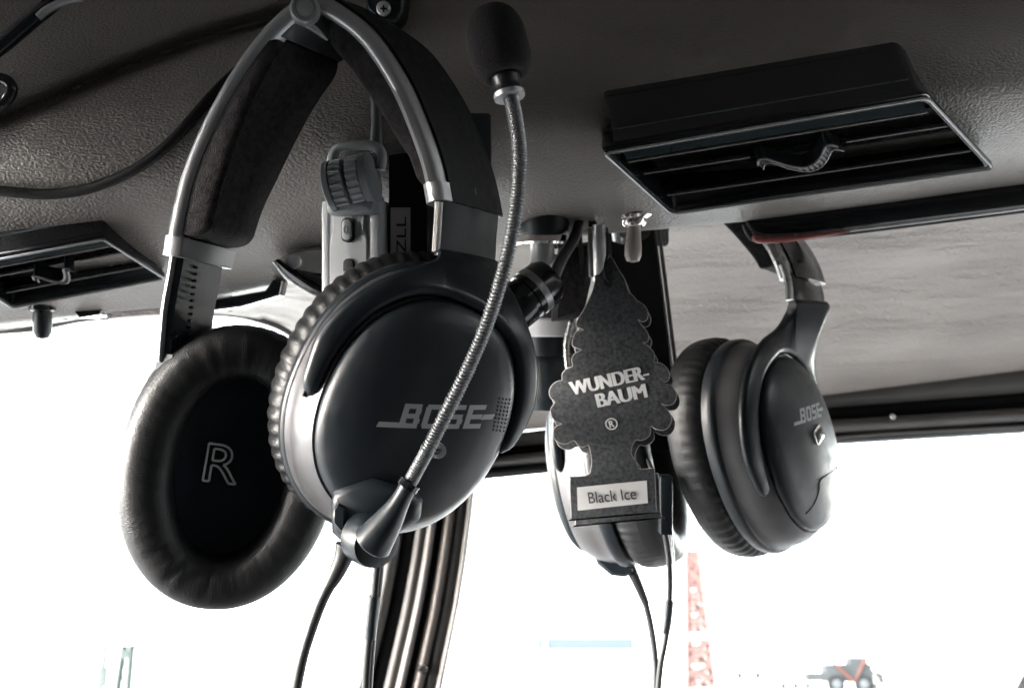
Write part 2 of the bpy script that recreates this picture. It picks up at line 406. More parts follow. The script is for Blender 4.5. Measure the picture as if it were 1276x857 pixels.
# glass
for q, lab in (([P(-700, 400, .9), P(500, 380, .9), P(470, 1500, .9), P(-700, 1500, .9)], 'clear left windshield pane in front of the bright sky'),
               ([P(545, 540, .9), P(1900, 490, .9), P(1900, 1500, .9), P(480, 1500, .9)], 'clear right windshield pane in front of the bright sky')):
    b = MB(); b.slab(q, (0, .003, 0), bev=.0003)
    single('windshield', b, M['glass'], q[3], lab, 'windshield', smooth=0)

# ------------------------------------------------------------------ air vents
def quad(q, s, t): return lerp(lerp(q[0], q[1], s), lerp(q[3], q[2], s), t)
def vent(q, back, label, wave):
    """q: opening corners TL TR BR BL; back: vector into the pad"""
    nrm = (q[1]-q[0]).cross(q[3]-q[0]).normalized()
    if nrm.y > 0: nrm = -nrm                 # towards the camera side
    T = Thing('air_vent', label, 'air vent', quad(q, .5, .5)+back, 'air vents on the padded overhead panel')
    def Q(s, t, z=0): return quad(q, s, t)-nrm*z
    ins, e = .028, .055
    def ring(a, c, z, r=.012):
        pts = []
        for (s, t, ds, dt) in ((a, c, 1, 1), (1-a, c, -1, 1), (1-a, 1-c, -1, -1), (a, 1-c, 1, -1)):
            arc = [(s, t+dt*.05), (s+ds*.004, t+dt*.015), (s+ds*.014, t+dt*.004), (s+ds*.035*.5, t)]
            if ds*dt < 0: arc.reverse()
            pts += arc
        return [Q(s, t, z) for s, t in pts]
    b = MB()
    bk = [p+back for p in ring(-.004, -.004, 0)]
    b.loft([bk, [lerp(p, o, .5) for p, o in zip(bk, ring(-.002, -.004, 0))], ring(-.002, -.005, .0022), ring(0, 0, .0008), ring(.006, .014, 0), ring(.018, .045, 0), ring(.022, .055, .0012), ring(.03, .075, .016), ring(.03, .075, .03)], cap=False)
    b.loft([ring(.03, .075, .027), ring(.03, .075, .0275)], True)
    fr_ = T.part('bezel', b, M['gloss'], smooth=50)
    b = MB(); q_ = ring(.003, .007, -.0004); b.tube(q_+[q_[0]], .0005, 6, cap=False); T.part('bezel_highlight', b, M['silver'], fr_)  # silver line painting the highlight round the bezel's front lip
    def blade(s0, s1, t0, t1, z0, z1, th, m_, nm='slat'):
        b = MB(); d = (quad(q, .5, t1)-quad(q, .5, t0))-nrm*(z1-z0); tn = d.cross(q[1]-q[0]).normalized()*th
        A, B, C_, D = Q(s0, t0, z0), Q(s1, t0, z0), Q(s1, t1, z1), Q(s0, t1, z1)
        b.loft([[A-tn, A+tn, D+tn*.6, D-tn*.6], [B-tn, B+tn, C_+tn*.6, C_-tn*.6]], True)
        return T.part(nm, b, M[m_], smooth=0)
    blade(.035, .955, .20, .07, .002, .012, .0007, 'slat')
    blade(.035, .97, .45, .76, .004, .012, .0006, 'gloss')
    blade(.035, .97, .80, .985, .004, .012, .0006, 'gloss')
    blade(.035, .955, .22, .42, .004, .012, .0006, 'gloss')
    for s in (.33, .66): blade(s, s+.006, .1, .9, .012, .024, .0006, 'matte', 'cross_slat')
    # highlights along the blade front edges, painted as thin grey tubes
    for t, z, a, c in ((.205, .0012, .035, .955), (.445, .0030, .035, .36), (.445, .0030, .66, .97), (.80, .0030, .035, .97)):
        b = MB(); b.tube([Q(a, t, z), Q(c, t, z)], .0005, 6); T.part('slat_highlight', b, M['trimgrey'])
    # wave-shaped thumb grip
    b = MB(); rows = []
    wv = [(.385, .40), (.40, .34), (.42, .33), (.44, .39), (.465, .47), (.50, .52), (.54, .49), (.58, .40), (.61, .31), (.63, .29), (.645, .33)]
    for (s, t, ) in cr(wv, 44):
        k = len(rows); z = -.0030-.0005*(k % 2)
        rows.append([Q(s, t, .003), Q(s, t, z), Q(s+.004, t+.045, z), Q(s+.004, t+.045, .003)])
    b.loft(rows, True); T.part('thumb_grip', b, M['plastic'], smooth=20)
    b = MB(); b.tube([Q(s, t-.01, -.0032) for s, t in wv], .0005, 6, n=40); b.tube([Q(s+.004, t+.055, -.0032) for s, t in wv], .0004, 6, n=40); T.part('grip_edge', b, M['trimgrey'])
    return T
vent([P(750, 190, .368), P(1156, 120, .368), P(1240, 210, .412), P(835, 267, .412)], P(748, 148, .412)-P(750, 190, .368),
     'large black glossy air vent with a wavy grip, right of the headset microphone', 0)
vent([P(-63, 333, .395), P(129, 297, .395), P(207, 347, .432), P(15, 383, .432)], P(-60, 292, .440)-P(-63, 333, .395),
     'smaller black air vent at the left edge, beside the headband', 0)

# ------------------------------------------------------------------ small fittings on the panel
b = MB()
c = P(790, 266, .461)
b.lathe(c, (0.02, 0, -1), [(-.005, .0085), (.001, .0085), (.0025, .006), (.005, .0055), (.006, .0045)], 20)
t1 = Thing('toggle_switch', 'pale beige toggle switch under the panel edge, left of the large vent', 'switch', c)
t1.part('base', b, M['chrome'])
b = MB(); b.lathe(c+Vector((0, 0, -.005)), (-.03, 0, -1), [(0, .003), (.004, .0032), (.010, .0038), (.014, .0038), (.0165, .0028), (.0172, 0)], 16); t1.part('lever', b, M['beige'])
c = P(53, 381, .466)
t2 = Thing('toggle_switch', 'dark stubby toggle switch hanging under the left vent', 'switch', c)
b = MB(); b.lathe(c, (0, 0, -1), [(-.006, .006), (.002, .006), (.003, .004)], 16); t2.part('base', b, M['gloss'])
b = MB(); b.lathe(c, (0, 0, -1), [(0, .0040), (.006, .0042), (.012, .0040), (.0145, .0028), (.0155, 0)], 16); t2.part('lever', b, M['plastic'])

# chrome latch, beak shaped
LT = Thing('latch', 'shiny chrome beak-shaped latch under the ceiling, behind the grey control box', 'latch', P(380, 340, .436))
b = MB(); o = [P(343, 326, .436), P(352, 318, .436), P(375, 309, .436), P(412, 304, .440), P(440, 304, .440), P(440, 352, .440), P(400, 346, .440), P(372, 342, .436), P(352, 335, .436)]
b.slab(o, (0, .035, 0), bev=.002); LT.part('plate', b, M['chrome'])
b = MB(); b.slab([P(341, 325, .431), P(346, 322, .431), P(360, 334, .431), P(385, 343, .431), P(440, 345, .431), P(440, 382, .431), P(412, 374, .431), P(385, 362, .431), P(358, 344, .431)], (0, .012, 0), bev=.0015); LT.part('lever', b, M['gloss'])
b = MB(); b.tube([P(341, 326, .429), P(358, 346, .429), P(385, 364, .429), P(412, 376, .429), P(440, 384, .429)], .0008, 8, n=24); LT.part('lever_edge', b, M['silverlite'])
b = MB(); b.lathe(P(366, 326, .434), (0, -1, 0), [(-.002, .003), (.0015, .003), (.002, .0015), (.002, 0)], 16); LT.part('rivet', b, M['silver'])

# bracket and screw near the top edge
b = MB(); b.slab([P(452, -40, .40), P(504, -40, .40), P(502, 14, .40), P(494, 27, .40), P(472, 27, .40), P(456, 10, .40)], (0, .04, 0), bev=.001)
BR = Thing('bracket', 'small black bracket with a bright screw at the top, right of the headband hinge', 'bracket', P(478, 0, .40))
BR.part('plate', b, M['plastic'])
b = MB(); b.lathe(P(478, 11, .3985), (0, -1, 0), [(-.001, .0028), (.0006, .0028), (.0012, .002), (.0013, 0)], 20); sc_ = BR.part('screw', b, M['silverlite'])
b = MB(); cc = P(478, 11, .3968)
b.box(cc, (.0013, 0, 0), (0, .0002, 0), (0, 0, .00035)); b.box(cc, (.00035, 0, 0), (0, .00025, 0), (0, 0, .0013)); BR.part('slot', b, M['matte'], sc_)
b = MB(); b.tube([P(470, 120, .389), P(469, 190, .389)], .0028, 14); single('rod', b, M['goose'], P(470, 120, .413), 'short grey metal rod above the control box, under the headband arch', 'rod')

# mounting bar with its tape label, behind the front headset
MBAR = Thing('mounting_bar', 'tall black mounting bar with a pale tape label behind the headband', 'mounting bar', P(550, 330, 0.4180))
b = MB(); b.box(P(512, 270, 0.4020), (.0075, 0, 0), (0, .010, 0), (0, 0, .050), bev=.001); MBAR.part('side_rail', b, M['matte'])
b = MB(); b.box(P(574, 296, 0.3990), (.0122, 0, 0), (0, .012, 0), (0, 0, .046), bev=.0015); MBAR.part('front_rail', b, M['plastic'])
b = MB(); b.box(P(538, 268, 0.3995), (.0012, 0, 0), (0, .008, 0), (0, 0, .050)); MBAR.part('divider', b, M['gloss'])
b = MB(); b.box(P(499, 294, 0.3910), (.0038, 0, 0), (0, .0003, 0), (0, 0, .0108)); tp = MBAR.part('tape_label', b, M['tape'])
b = MB(); cc = P(500, 294, 0.3905)
put_text(b, '-ZLL', cc+Vector((0, 0, -.001)), Vector((0, 0, 1)), Vector((-1, 0, 0)), .0165, .0036, .0002)
MBAR.part('lettering', b, M['print_black'], tp)

# grey control box with ribbed wheel
CB = Thing('control_box', 'grey in-line control box with a ribbed wheel and small buttons behind the ear cup', 'control box', P(450, 400, .41))
fx = Vector((.96, -.28, 0)).normalized(); fz = Vector((0, 0, 1)); fn = fx.cross(fz)   # face looks a little left
fn = -fn if fn.y > 0 else fn
cc = P(449, 332, .396)
b = MB(); b.box(cc, fx*.0112, fn*.0085, fz*.0250, bev=.0025); body = CB.part('body', b, M['control'])
fc = cc+fn*.0087
b = MB(); o = []
for x, z in ((-.0072, .022), (.0060, .022), (.0060, .013), (.0072, .009), (.0072, -.0245), (-.0085, -.0245), (-.0085, .009), (-.0072, .013)): o.append(fc+fx*x+fz*z+fn*.0008)
b.slab(o, -fn*.002, bev=.0005); CB.part('face_plate', b, M['controllite'])
b = MB(); b.box(cc+fx*.0100+fn*.004, fx*.0018, fn*.0052, fz*.0245, bev=.001); b.box(cc-fx*.0105+fn*.004, fx*.0014, fn*.0052, fz*.0245, bev=.001); CB.part('side_rail', b, M['controllite'])
b = MB(); b.box(fc+fz*.0130+fn*.0012-fx*.0005, fx*.0026, fn*.0008, fz*.0046, bev=.002); b_ = CB.part('button_surround', b, M['print_black'])
b = MB(); b.box(fc+fz*.0130+fn*.0022-fx*.0005, fx*.0019, fn*.0008, fz*.0038, bev=.0016); bt_ = CB.part('button', b, M['controllite'])
b = MB(); o = [fc+fz*(.0130+.0014*math.cos(a))+fn*.0032+fx*(-.0005+.0008*math.sin(a)) for a in [i*PI/8 for i in range(17)]]; b.tube(o, .0002, 6); CB.part('symbol', b, M['silver'], bt_)
b = MB(); b.box(fc-fz*.0040+fn*.0010-fx*.0002, fx*.0022, fn*.0008, fz*.0062, bev=.0018); CB.part('switch_slot', b, M['print_black'])
b = MB(); b.box(fc-fz*.0060+fn*.0024-fx*.0002, fx*.0015, fn*.0012, fz*.0034, bev=.0006); CB.part('slide_switch', b, M['controllite'])
b = MB()
for (x, z, w) in ((0, .0052, .0022), (-.0055, -.0030, .0014), (-.0055, -.0075, .0016)): put_text(b, 'mic' if w > .002 else 'vol', fc+fx*x+fz*z+fn*.0011, fx, fz, w*1.6, .0011, .0001)
b = MB(); b.lathe(fc+fz*.0200+fn*.0009, fn, [(0, .0004), (.0002, .0004), (.0003, 0)], 8); CB.part('indicator', b, M['white'])
# wheel
wc = P(437, 228, .384); wa = Vector((.93, -.15, .18)).normalized(); wu = Vector((0, 0, 1))
def wheel(cen, ribs, r, half, m_, nm):
    b = MB(); rings = []
    a0 = (wu-wa*wa.dot(wu)).normalized(); b0 = wa.cross(a0); n = ribs*6
    for h, rr in ((-half, .80), (-half*.85, .97), (half*.85, .97), (half, .80)):
        rings.append([cen+wa*h+(a0*math.cos(2*PI*k/n)+b0*math.sin(2*PI*k/n))*r*(rr+(.06 if (k % 6) < 3 else -.04)) for k in range(n)])
    b.loft(rings); return CB.part(nm, b, M[m_], smooth=30)
wheel(wc-wa*.0032, 22, .0095, .0026, 'controllite', 'wheel'); wheel(wc+wa*.0032, 22, .0095, .0026, 'controllite', 'wheel')
b = MB(); b.lathe(wc-wa*.0066, wa, [(-.0024, .0080), (-.0014, .0098), (.0006, .0098), (.0006, .004)], 36); CB.part('wheel_rim', b, M['control'])
b = MB(); b.lathe(wc+wa*.0066, wa, [(-.0006, .004), (-.0006, .0098), (.0022, .0098), (.0030, .0080), (.0034, 0)], 36); CB.part('wheel_rim', b, M['control'])
b = MB(); b.box(wc+fz*-.008+Vector((.0015, .003, 0)), fx*.0095, fn*.006, fz*.004, bev=.002); CB.part('wheel_mount', b, M['control'])
b = MB(); lp = [(414, 214), (414, 196), (424, 184), (450, 181), (468, 183), (476, 194), (474, 212)]
b.tube([P(x, y, .386) for x, y in lp], .0019, 12, n=40); CB.part('loop', b, M['controllite'])
b = MB(); b.slab([P(426, 205, .384), P(430, 196, .384), P(446, 192, .384), P(462, 196, .384), P(463, 206, .384)], (0, .003, 0), bev=.0006); CB.part('top_tab', b, M['control'])

# reading lamp on its puck
LP = Thing('map_light', 'small black cylindrical map light with a bright ring band, right of the ear cup', 'lamp', P(670, 290, .441))
b = MB(); b.lathe(P(676, 276, .464), (0, 0, -1), [(-.004, .0125), (.0, .0130), (.006, .0128), (.0082, .0118)], 40, sx=1.3); LP.part('mount', b, M['plastic'])
b = MB(); b.lathe(P(676, 303, .464), (0, 0, -1), [(-.004, .0125), (.0005, .0135), (.0015, .0130), (.002, .006)], 40, sx=1.2); LP.part('flange', b, M['chrome'])
b = MB(); b.lathe(P(676, 305, .464), (0, 0, -1), [(0, .0055), (.0075, .0055), (.009, .0065), (.0110, .0060), (.0125, .0035), (.017, .0030)], 24); LP.part('stem', b, M['silver'])
b = MB(); b.tube([P(722, 276, .460), P(716, 296, .452), P(700, 322, .437), P(690, 344, .423), P(689, 352, .417)], lambda t: .0022+.0008*t, 12, n=20); LP.part('arm', b, M['rubber'])
la = Vector((-.72, -.32, -.60)).normalized()
lc = P(679, 352, .417)
b = MB(); b.lathe(lc, la, [(-.004, .004), (-.003, .0085), (0, .0098), (.0100, .0098), (.0102, .0090), (.0122, .0090), (.0124, .0098), (.0200, .0098), (.0212, .0088), (.0212, 0)], 40); hd = LP.part('lamp_head', b, M['gloss'])
b = MB(); b.lathe(lc+la*.0045, la, [(0, .0098), (0, .0101), (.003, .0101), (.003, .0098)], 40); LP.part('ring', b, M['silver'], hd)
b = MB(); b.lathe(P(737, 268, .460), (0.1, -.35, -1), [(-.003, .0095), (.001, .0095), (.002, .008), (.0022, .0035), (.0045, .003), (.0045, 0)], 30, sx=.6); single('switch_plate', b, M['chrome'], P(737, 268, .436), 'small round chrome plate under the panel, just left of the beige toggle', 'plate')

# compass-like gauge behind, grey guard
GA = Thing('gauge', 'round black gauge with a pale collar hanging between ear cup and freshener', 'gauge', P(683, 400, .50))
b = MB(); b.lathe(P(684, 397, .50), (0, 0, -1), [(0, .0125), (.001, .0135), (.0085, .0135), (.0095, .0125)], 36); GA.part('collar', b, M['label'])
b = MB(); b.lathe(P(684, 418, .50), (0, 0, -1), [(0, .0130), (.006, .0132), (.010, .0120), (.013, .0138), (.024, .0135), (.030, .0145), (.036, .0120), (.037, 0)], 36); GA.part('housing', b, M['plastic'])
b = MB(); b.lathe(P(684, 318, .50), (0, 0, -1), [(0, .006), (.035, .006)], 20); GA.part('stem', b, M['trimgrey'])
b = MB(); b.slab([P(697, 306, .47), P(738, 300, .47), P(737, 350, .47), P(728, 390, .47), P(716, 398, .47), P(688, 400, .47), P(690, 350, .47)], (0, .014, 0), bev=.003)
single('guard', b, M['suede'], P(715, 300, .47), 'dark grey padded guard behind the map light arm', 'guard')

# dark strap / post cover behind the freshener
b = MB(); rows = []
for i in range(12):
    t = i/11; y = lerp(270, 560, t); xl = lerp(752, 775, t); xr = lerp(815, 852, t)
    rows.append([P(xl, y, .52), P(xr-3, y, .515), P(xr, y, .517), P(xr, y, .535), P(xl, y, .54)])
b.loft(rows); single('post_cover', b, M['matte'], P(790, 300, .57), 'tall black post cover behind the hanging freshener and toggle switch', 'cover')
b = MB(); b.tube([P(819, 270, .516), P(855, 560, .516)], .0010, 8); single('trim_bead', b, M['trimgrey'], P(819, 270, .516), 'thin grey bead along the right edge of the black post cover', 'trim')

# sun visor
SV = Thing('sun_visor', 'dark glossy tinted sun visor folded up under the large vent', 'sun visor', P(1100, 265, .50))
b = MB(); rows = []
for i in range(40):
    t = i/39; x = lerp(924, 1500, t); yt = interp([(924, 262), (1276, 218), (1500, 185)], x); yb = interp([(924, 272), (930, 284), (938, 294), (948, 299), (1000, 297), (1276, 262), (1500, 232)], x)
    ring = []
    for k in range(14):
        a = 2*PI*k/14; ring.append(P(x, lerp(yt, yb, .5-.5*math.cos(a)), .480-.005*math.sin(a)))
    rows.append(ring)
b.loft(rows); SV.part('panel', b, M['gloss'])
b = MB(); b.tube([P(926, 280, .4745), P(932, 293, .4745), P(944, 300, .4745), P(1000, 298, .4745), P(1276, 264, .4745), P(1500, 233, .4745)], .0007, 8, n=40); SV.part('edge', b, M['trimgrey'])
M['red_reflection'] = mat('visor_reflection_red', (.30, .09, .08), .2)  # pinkish reflection on the visor, painted as a red strip
b = MB(); b.tube([P(938, 294, .4735), P(948, 298.5, .4730), P(990, 296.5, .4730), P(1060, 288, .4735)], lambda t: .0016*math.sin(PI*min(1, .15+t*.85))**.5+.0002, 10, n=30); SV.part('painted_reflection', b, M['red_reflection'])

# left black cable and the rod in the corner
cpts = cr([(-60, 232), (0, 238), (60, 242), (115, 234), (170, 210), (215, 175), (262, 122), (300, 85), (350, 50)], 40)
b = MB(); b.tube([P(x, y, pad_d(x, y)-.0022) for x, y in cpts], .0020, 12)
single('cable', b, M['matte'], P(0, 238, .39), 'thick black cable sagging across the padded ceiling at the left', 'cable')
AR = Thing('rod', 'glossy black rod crossing the upper left corner', 'rod', P(40, 30, .40))
b = MB(); b.tube([P(-60, 100, .388), P(0, 58, .388), P(48, 18, .388), P(100, -22, .388)], .0032, 14, n=20); AR.part('bar', b, M['gloss'])
b = MB(); b.tube([P(48, 22, .383), P(60, 12, .383), P(82, 2, .383), P(115, -6, .383)], .0016, 10, n=12); AR.part('clip', b, M['silver'])
b = MB(); b.tube([P(-30, 135, .38), P(0, 130, .38), P(12, 120, .38), P(14, 108, .38), P(4, 99, .38), P(-20, 97, .38)], .0022, 12, n=24)
single('hook', b, M['gloss'], P(0, 115, .38), 'small glossy black hook at the left edge below the corner rod', 'hook')

# ------------------------------------------------------------------ headsets
def ear_cup(T, c, n, v, a=.050, b_=.040, logo=None, letter=None, stem=None, detail=True, pad_r=.0095, pad_t=.0105, roll=0, pleat=(50, 4, 1.0)):
    """c: centre of the shell's base ring; n: outward; v: up along the long axis. local axes u (side), v, n"""
    n = Vector(n).normalized(); v = Vector(v); v = (v-n*v.dot(n)).normalized(); u = v.cross(n)
    L = lambda x, y, z: c+u*x+v*y+n*z
    def ell(th, sa, sb, z, ex=2.15):
        ct, st = math.cos(th), math.sin(th)
        return L(sb*math.copysign(abs(ct)**(2/ex), ct), sa*math.copysign(abs(st)**(2/ex), st), z)
    N_ = 96
    # shell side
    b = MB()
    b.loft([[ell(2*PI*k/N_, a*f+o, b_*f+o, z) for k in range(N_)] for f, o, z in ((.80, 0, -.004), (.955, 0, -.001), (.955, 0, .0030), (.93, 0, .0045), (.915, 0, .009), (.875, 0, .0145), (.82, 0, .0185), (.79, 0, .0202), (.78, 0, .0200), (.6, 0, .019))], True)
    cup = T.part('ear_cup', b, M['shellside'])
    b = MB(); b.loft([[ell(2*PI*k/N_, a*f+o, b_*f+o, z) for k in range(N_)] for f, o, z in ((.93, 0, -.004), (.965, 0, -.0032), (.978, 0, -.001), (.978, 0, .0016), (.967, 0, .0030), (.945, 0, .0036), (.92, 0, .002))], False)
    T.part('rim', b, M['shell'], cup)
    # cover
    b = MB()
    prof = [(.76, .0190), (.772, .0205), (.770, .0222), (.755, .0235), (.71, .0252), (.62, .0270), (.5, .0284), (.37, .0294), (.23, .0300), (.12, .0303), (.02, .0304)]
    b.loft([[ell(2*PI*k/N_, a*f, b_*f, z) for k in range(N_)] for f, z in prof], True)
    cover = T.part('cover', b, M['shell'], cup, smooth=60)
    bv = bvh_of(b); 
    # cushion
    b = MB(); NT, NP = 240, 28; rows = []
    rnd = [random.uniform(.6, 1.3) for _ in range(80)]
    for j in range(NP):
        ph = 2*PI*j/NP; row = []
        for k in range(NT):
            th = 2*PI*k/NT
            cs, sn = math.cos(ph), math.sin(ph)
            r_ = pad_r*math.copysign(abs(cs)**.8, cs); z = -.0035-pad_t+pad_t*math.copysign(abs(sn)**.8, sn)
            w = max(0, math.cos(ph-math.radians(pleat[0])))**pleat[1]*pleat[2]
            pl = th/(2*PI)*60; fr_ = pl-int(pl)
            r_ += w*.0011*rnd[int(pl) % 80]*(abs(math.sin(PI*fr_))-.6)
            w2 = max(0, math.cos(ph+PI/2))**2
            z += w2*.00010*(math.sin(th*23+2*math.sin(th*5))+.6*math.sin(th*51+3*math.sin(th*3)))
            row.append(ell(th, a-pad_r+r_+.0012, b_-pad_r+r_+.0012, z, 2.1))
        rows.append(row)
    rows.append(rows[0]); b.grid(rows, True)
    T.part('ear_cushion', b, M['leather'], cup, smooth=80)
    b = MB(); zc = -.0035-pad_t*.75
    b.loft([[ell(2*PI*k/64, (a-pad_r*1.6)*f, (b_-pad_r*1.6)*f, z) for k in range(64)] for f, z in ((1, zc+.004), (1, zc+.002), (.9, zc+.0025), (.5, zc+.004), (.02, zc+.0045))], True)
    lin_ = T.part('ear_lining', b, M['cloth'], cup)
    if letter:
        bl = bvh_of(b); V, Fs, w, h = text_mesh(letter, extrude=0)
        # outline letter: trace the edges of the glyph
        bm = bmesh.new(); vs = [bm.verts.new(x) for x in V]
        for f in Fs:
            try: bm.faces.new([vs[i] for i in f])
            except ValueError: pass
        bmesh.ops.remove_doubles(bm, verts=bm.verts, dist=1e-5)
        segs = [(e.verts[0].co.copy(), e.verts[1].co.copy()) for e in bm.edges if len(e.link_faces) == 1]; bm.free()
        b = MB(); lw, lh = .0115, .0135; dx, dy = roll
        uu = -u
        for p, q in segs:
            A = c+uu*(p.x/w*lw+dx)+v*(p.y/h*lh+dy)+n*(zc+.0010); B = c+uu*(q.x/w*lw+dx)+v*(q.y/h*lh+dy)+n*(zc+.0010)
            if (A-B).length > 1e-6: b.tube([A, B], .00044, 6)
        T.part('lettering', b, M['white'], lin_)
    # yoke: fork around the outer side of the cup
    if stem:
        sl, sr, reach_l, reach_r, yw, th0, hw_, fall = stem        # outer corners of the stem (cabin frame), end angles
        lo = lambda p: Vector(((p-c).dot(u), (p-c).dot(v), (p-c).dot(n)))
        SL, SR = lo(sl), lo(sr)
        if SL.x > SR.x: SL, SR = SR, SL
        # inner curve (angles from left end over the top to the right end)
        def on(th, f, z, add=0): 
            ct, st = math.cos(th), math.sin(th)
            return Vector((b_*f*math.copysign(abs(ct)**.93, ct)+add*ct, a*f*math.copysign(abs(st)**.93, st)+add*st, z))
        K = 81; inn, out = [], []
        tl, tr = math.radians(reach_l), math.radians(reach_r)
        half = math.radians(hw_); SM = (SL+SR)/2; TH0 = math.atan2(SM.y/a, SM.x/b_)
        zi = .0185
        for i in range(K):
            t = i/(K-1); th = lerp(tl, tr, t)
            zz = lerp(zi, .0145, abs(2*t-1))
            inn.append(on(th, .80, zz+.004))
            base = on(th, .80, zz+.001, yw*(.55+.45*min(1, min(t, 1-t)*9)))
            d = th-TH0
            if abs(d) <= half: k_ = (d/half+1)/2; target = SR*(1-k_)+SL*k_; wgt = 1
            else:
                q = (abs(d)-half)/math.radians(fall); wgt = max(0, 1-q)**2.6; target = SL if d > 0 else SR
            out.append(base*(1-wgt)+target*wgt)
        TH = Vector((0, 0, 1)); rings = []
        for i in range(K):
            t = i/(K-1); I, O = inn[i], out[i]; e = min(1, min(t, 1-t)*26); e = math.sqrt(max(.02, 1-(1-e)**2))
            m = (I+O)/2; I, O = m+(I-m)*e, m+(O-m)*e
            th_ = .0026*e; d = (O-I); dn = d.normalized(); tt = TH-dn*TH.dot(dn); tt.normalize()
            if d.length > .02: th2 = .0022
            else: th2 = th_
            h = min(.0025, d.length*.3)
            rings.append([I, I+dn*h*.3+tt*th_*.7, I+dn*h+tt*th_, O-dn*h+tt*th2, O-dn*h*.3+tt*th2*.7, O, O-dn*h*.3-tt*th2*.7, O-dn*h-tt*th2, I+dn*h-tt*th_, I+dn*h*.3-tt*th_*.7])
        b = MB(); b.loft([[L(*p) for p in r] for r in rings], True)
        T.part('yoke', b, M['plastic'], smooth=50)
    return dict(L=L, u=u, v=v, n=n, cover=cover, bv=bv, cup=cup, ell=ell, a=a, b=b_)
def logo_on(T, E, cen, xdir, width, height, m_='greyprint'):
    """the maker's slanted wordmark with its stroke lines, laid on the cover"""
    d = -E['n']; bv = E['bv']
    x = Vector(xdir); x = (x-d*x.dot(d)).normalized(); y = x.cross(-d)
    if y.z < 0: y = -y
    if x.x < 0: x = -x
    b = MB(); hw = width*.80; S = .30
    GL = {'B': [(0, 0, S, 1), (S, .8, .92, 1), (S, .4, .92, .6), (S, 0, .95, .2), (.66, .6, .96, .8), (.68, .2, 1, .4)],
          'O': [(0, .1, S, .9), (.70, .1, 1, .9), (.06, .9, .94, 1), (S, .8, .70, .9), (.06, 0, .94, .1), (S, .1, .70, .2)],
          'S': [(.06, .8, 1, 1), (0, .6, S, .8), (.05, .4, .95, .6), (.70, .2, 1, .4), (0, 0, .94, .2)],
          'E': [(0, 0, S, 1), (S, .8, 1, 1), (S, .4, .92, .6), (S, 0, 1, .2)]}
    lw = hw/4.45
    for i, ch in enumerate('BOSE'):
        for (x0, y0, x1, y1) in GL[ch]:
            q = [cen+x*(-hw/2+i*lw*1.15+xx*lw+(yy-.5)*height*.22)+y*((yy-.5)*height) for xx, yy in ((x0, y0), (x1, y0), (x1, y1), (x0, y1))]
            b.tris(q, [[0, 1, 2, 3]])
    t = height*.11
    def bar(x0, x1, y0): b.tris([cen+x*x0+y*(y0-t), cen+x*x1+y*(y0-t), cen+x*(x1+t)+y*(y0+t), cen+x*(x0+t)+y*(y0+t)], [[0, 1, 2, 3]])
    bar(-width*.5-height*.55, -hw*.5+height*.12, -height*.39); bar(hw*.5-height*.1, hw*.5+height*.45, -height*.02)
    o = drape(b, bv, d, .00012)
    T.part('lettering', o, M[m_], E['cover'])
def band(T, name, path, wv, sec, m_, n=60, parent=None, smooth=50, s_fn=None):
    """sweep a closed section [(s across 0..1, h inwards metres)] along the near-edge path; wv: width vector"""
    pts = [Vector(p) for p in cr(path, n)]; wf_ = wv if callable(wv) else (lambda t, v=Vector(wv): v); rings = []
    for i, p in enumerate(pts):
        wv = wf_(i/(n-1)); wn_ = wv.normalized(); t = (pts[min(i+1, n-1)]-pts[max(i-1, 0)]).normalized(); h = wn_.cross(t).normalized()
        q = sec(i/(n-1)) if callable(sec) else sec
        rings.append([p+wv*s+h*hh for s, hh in q])
    b = MB(); b.loft(rings, True); return T.part(name, b, M[m_], parent, smooth)

# ---- the near headset
HA = Thing('aviation_headset', 'large near headset with a flexible boom microphone, one ear cup open to the camera', 'headset', P(380, 8, .345), 'headsets hanging from the overhead panel')
WA = Vector((.019, .028, -.002))
def WAf(a=0.0, b_=1.0):
    return lambda t: lerp(Vector((.0085, .027, -.002)), WA, sm((a+(b_-a)*t)/.45))
near = [(207, 318), (212, 285), (226, 225), (250, 165), (285, 100), (325, 44), (362, 8), (392, -6), (425, 10), (463, 42), (501, 99), (527, 158), (543, 205), (552, 250)]
path = [P(x, y, .345) for x, y in near]
def sec_frame(t):
    """metallic front edge and thin outer wall; inward is negative side decided below"""
    k = .0056
    return [(0, 0), (.02, -.0004), (.5, -.0010), (.98, -.0004), (1, .0003), (1, .0022), (.97, .003), (.2, .003), (.14, k), (.02, k), (-.045, k*.85), (-.075, k*.5), (-.045, .0006)]
# inward direction: tangent x width for a path running left arm up and over points towards the arch centre
band(HA, 'headband', path, WAf(), sec_frame, 'silver', 110)
def sub(path, a, b_, n=30):
    q = cr(path, 200); i, j = int(a*199), int(b_*199); return [Vector(q[k]) for k in range(i, j+1, max(1, (j-i)//n))]
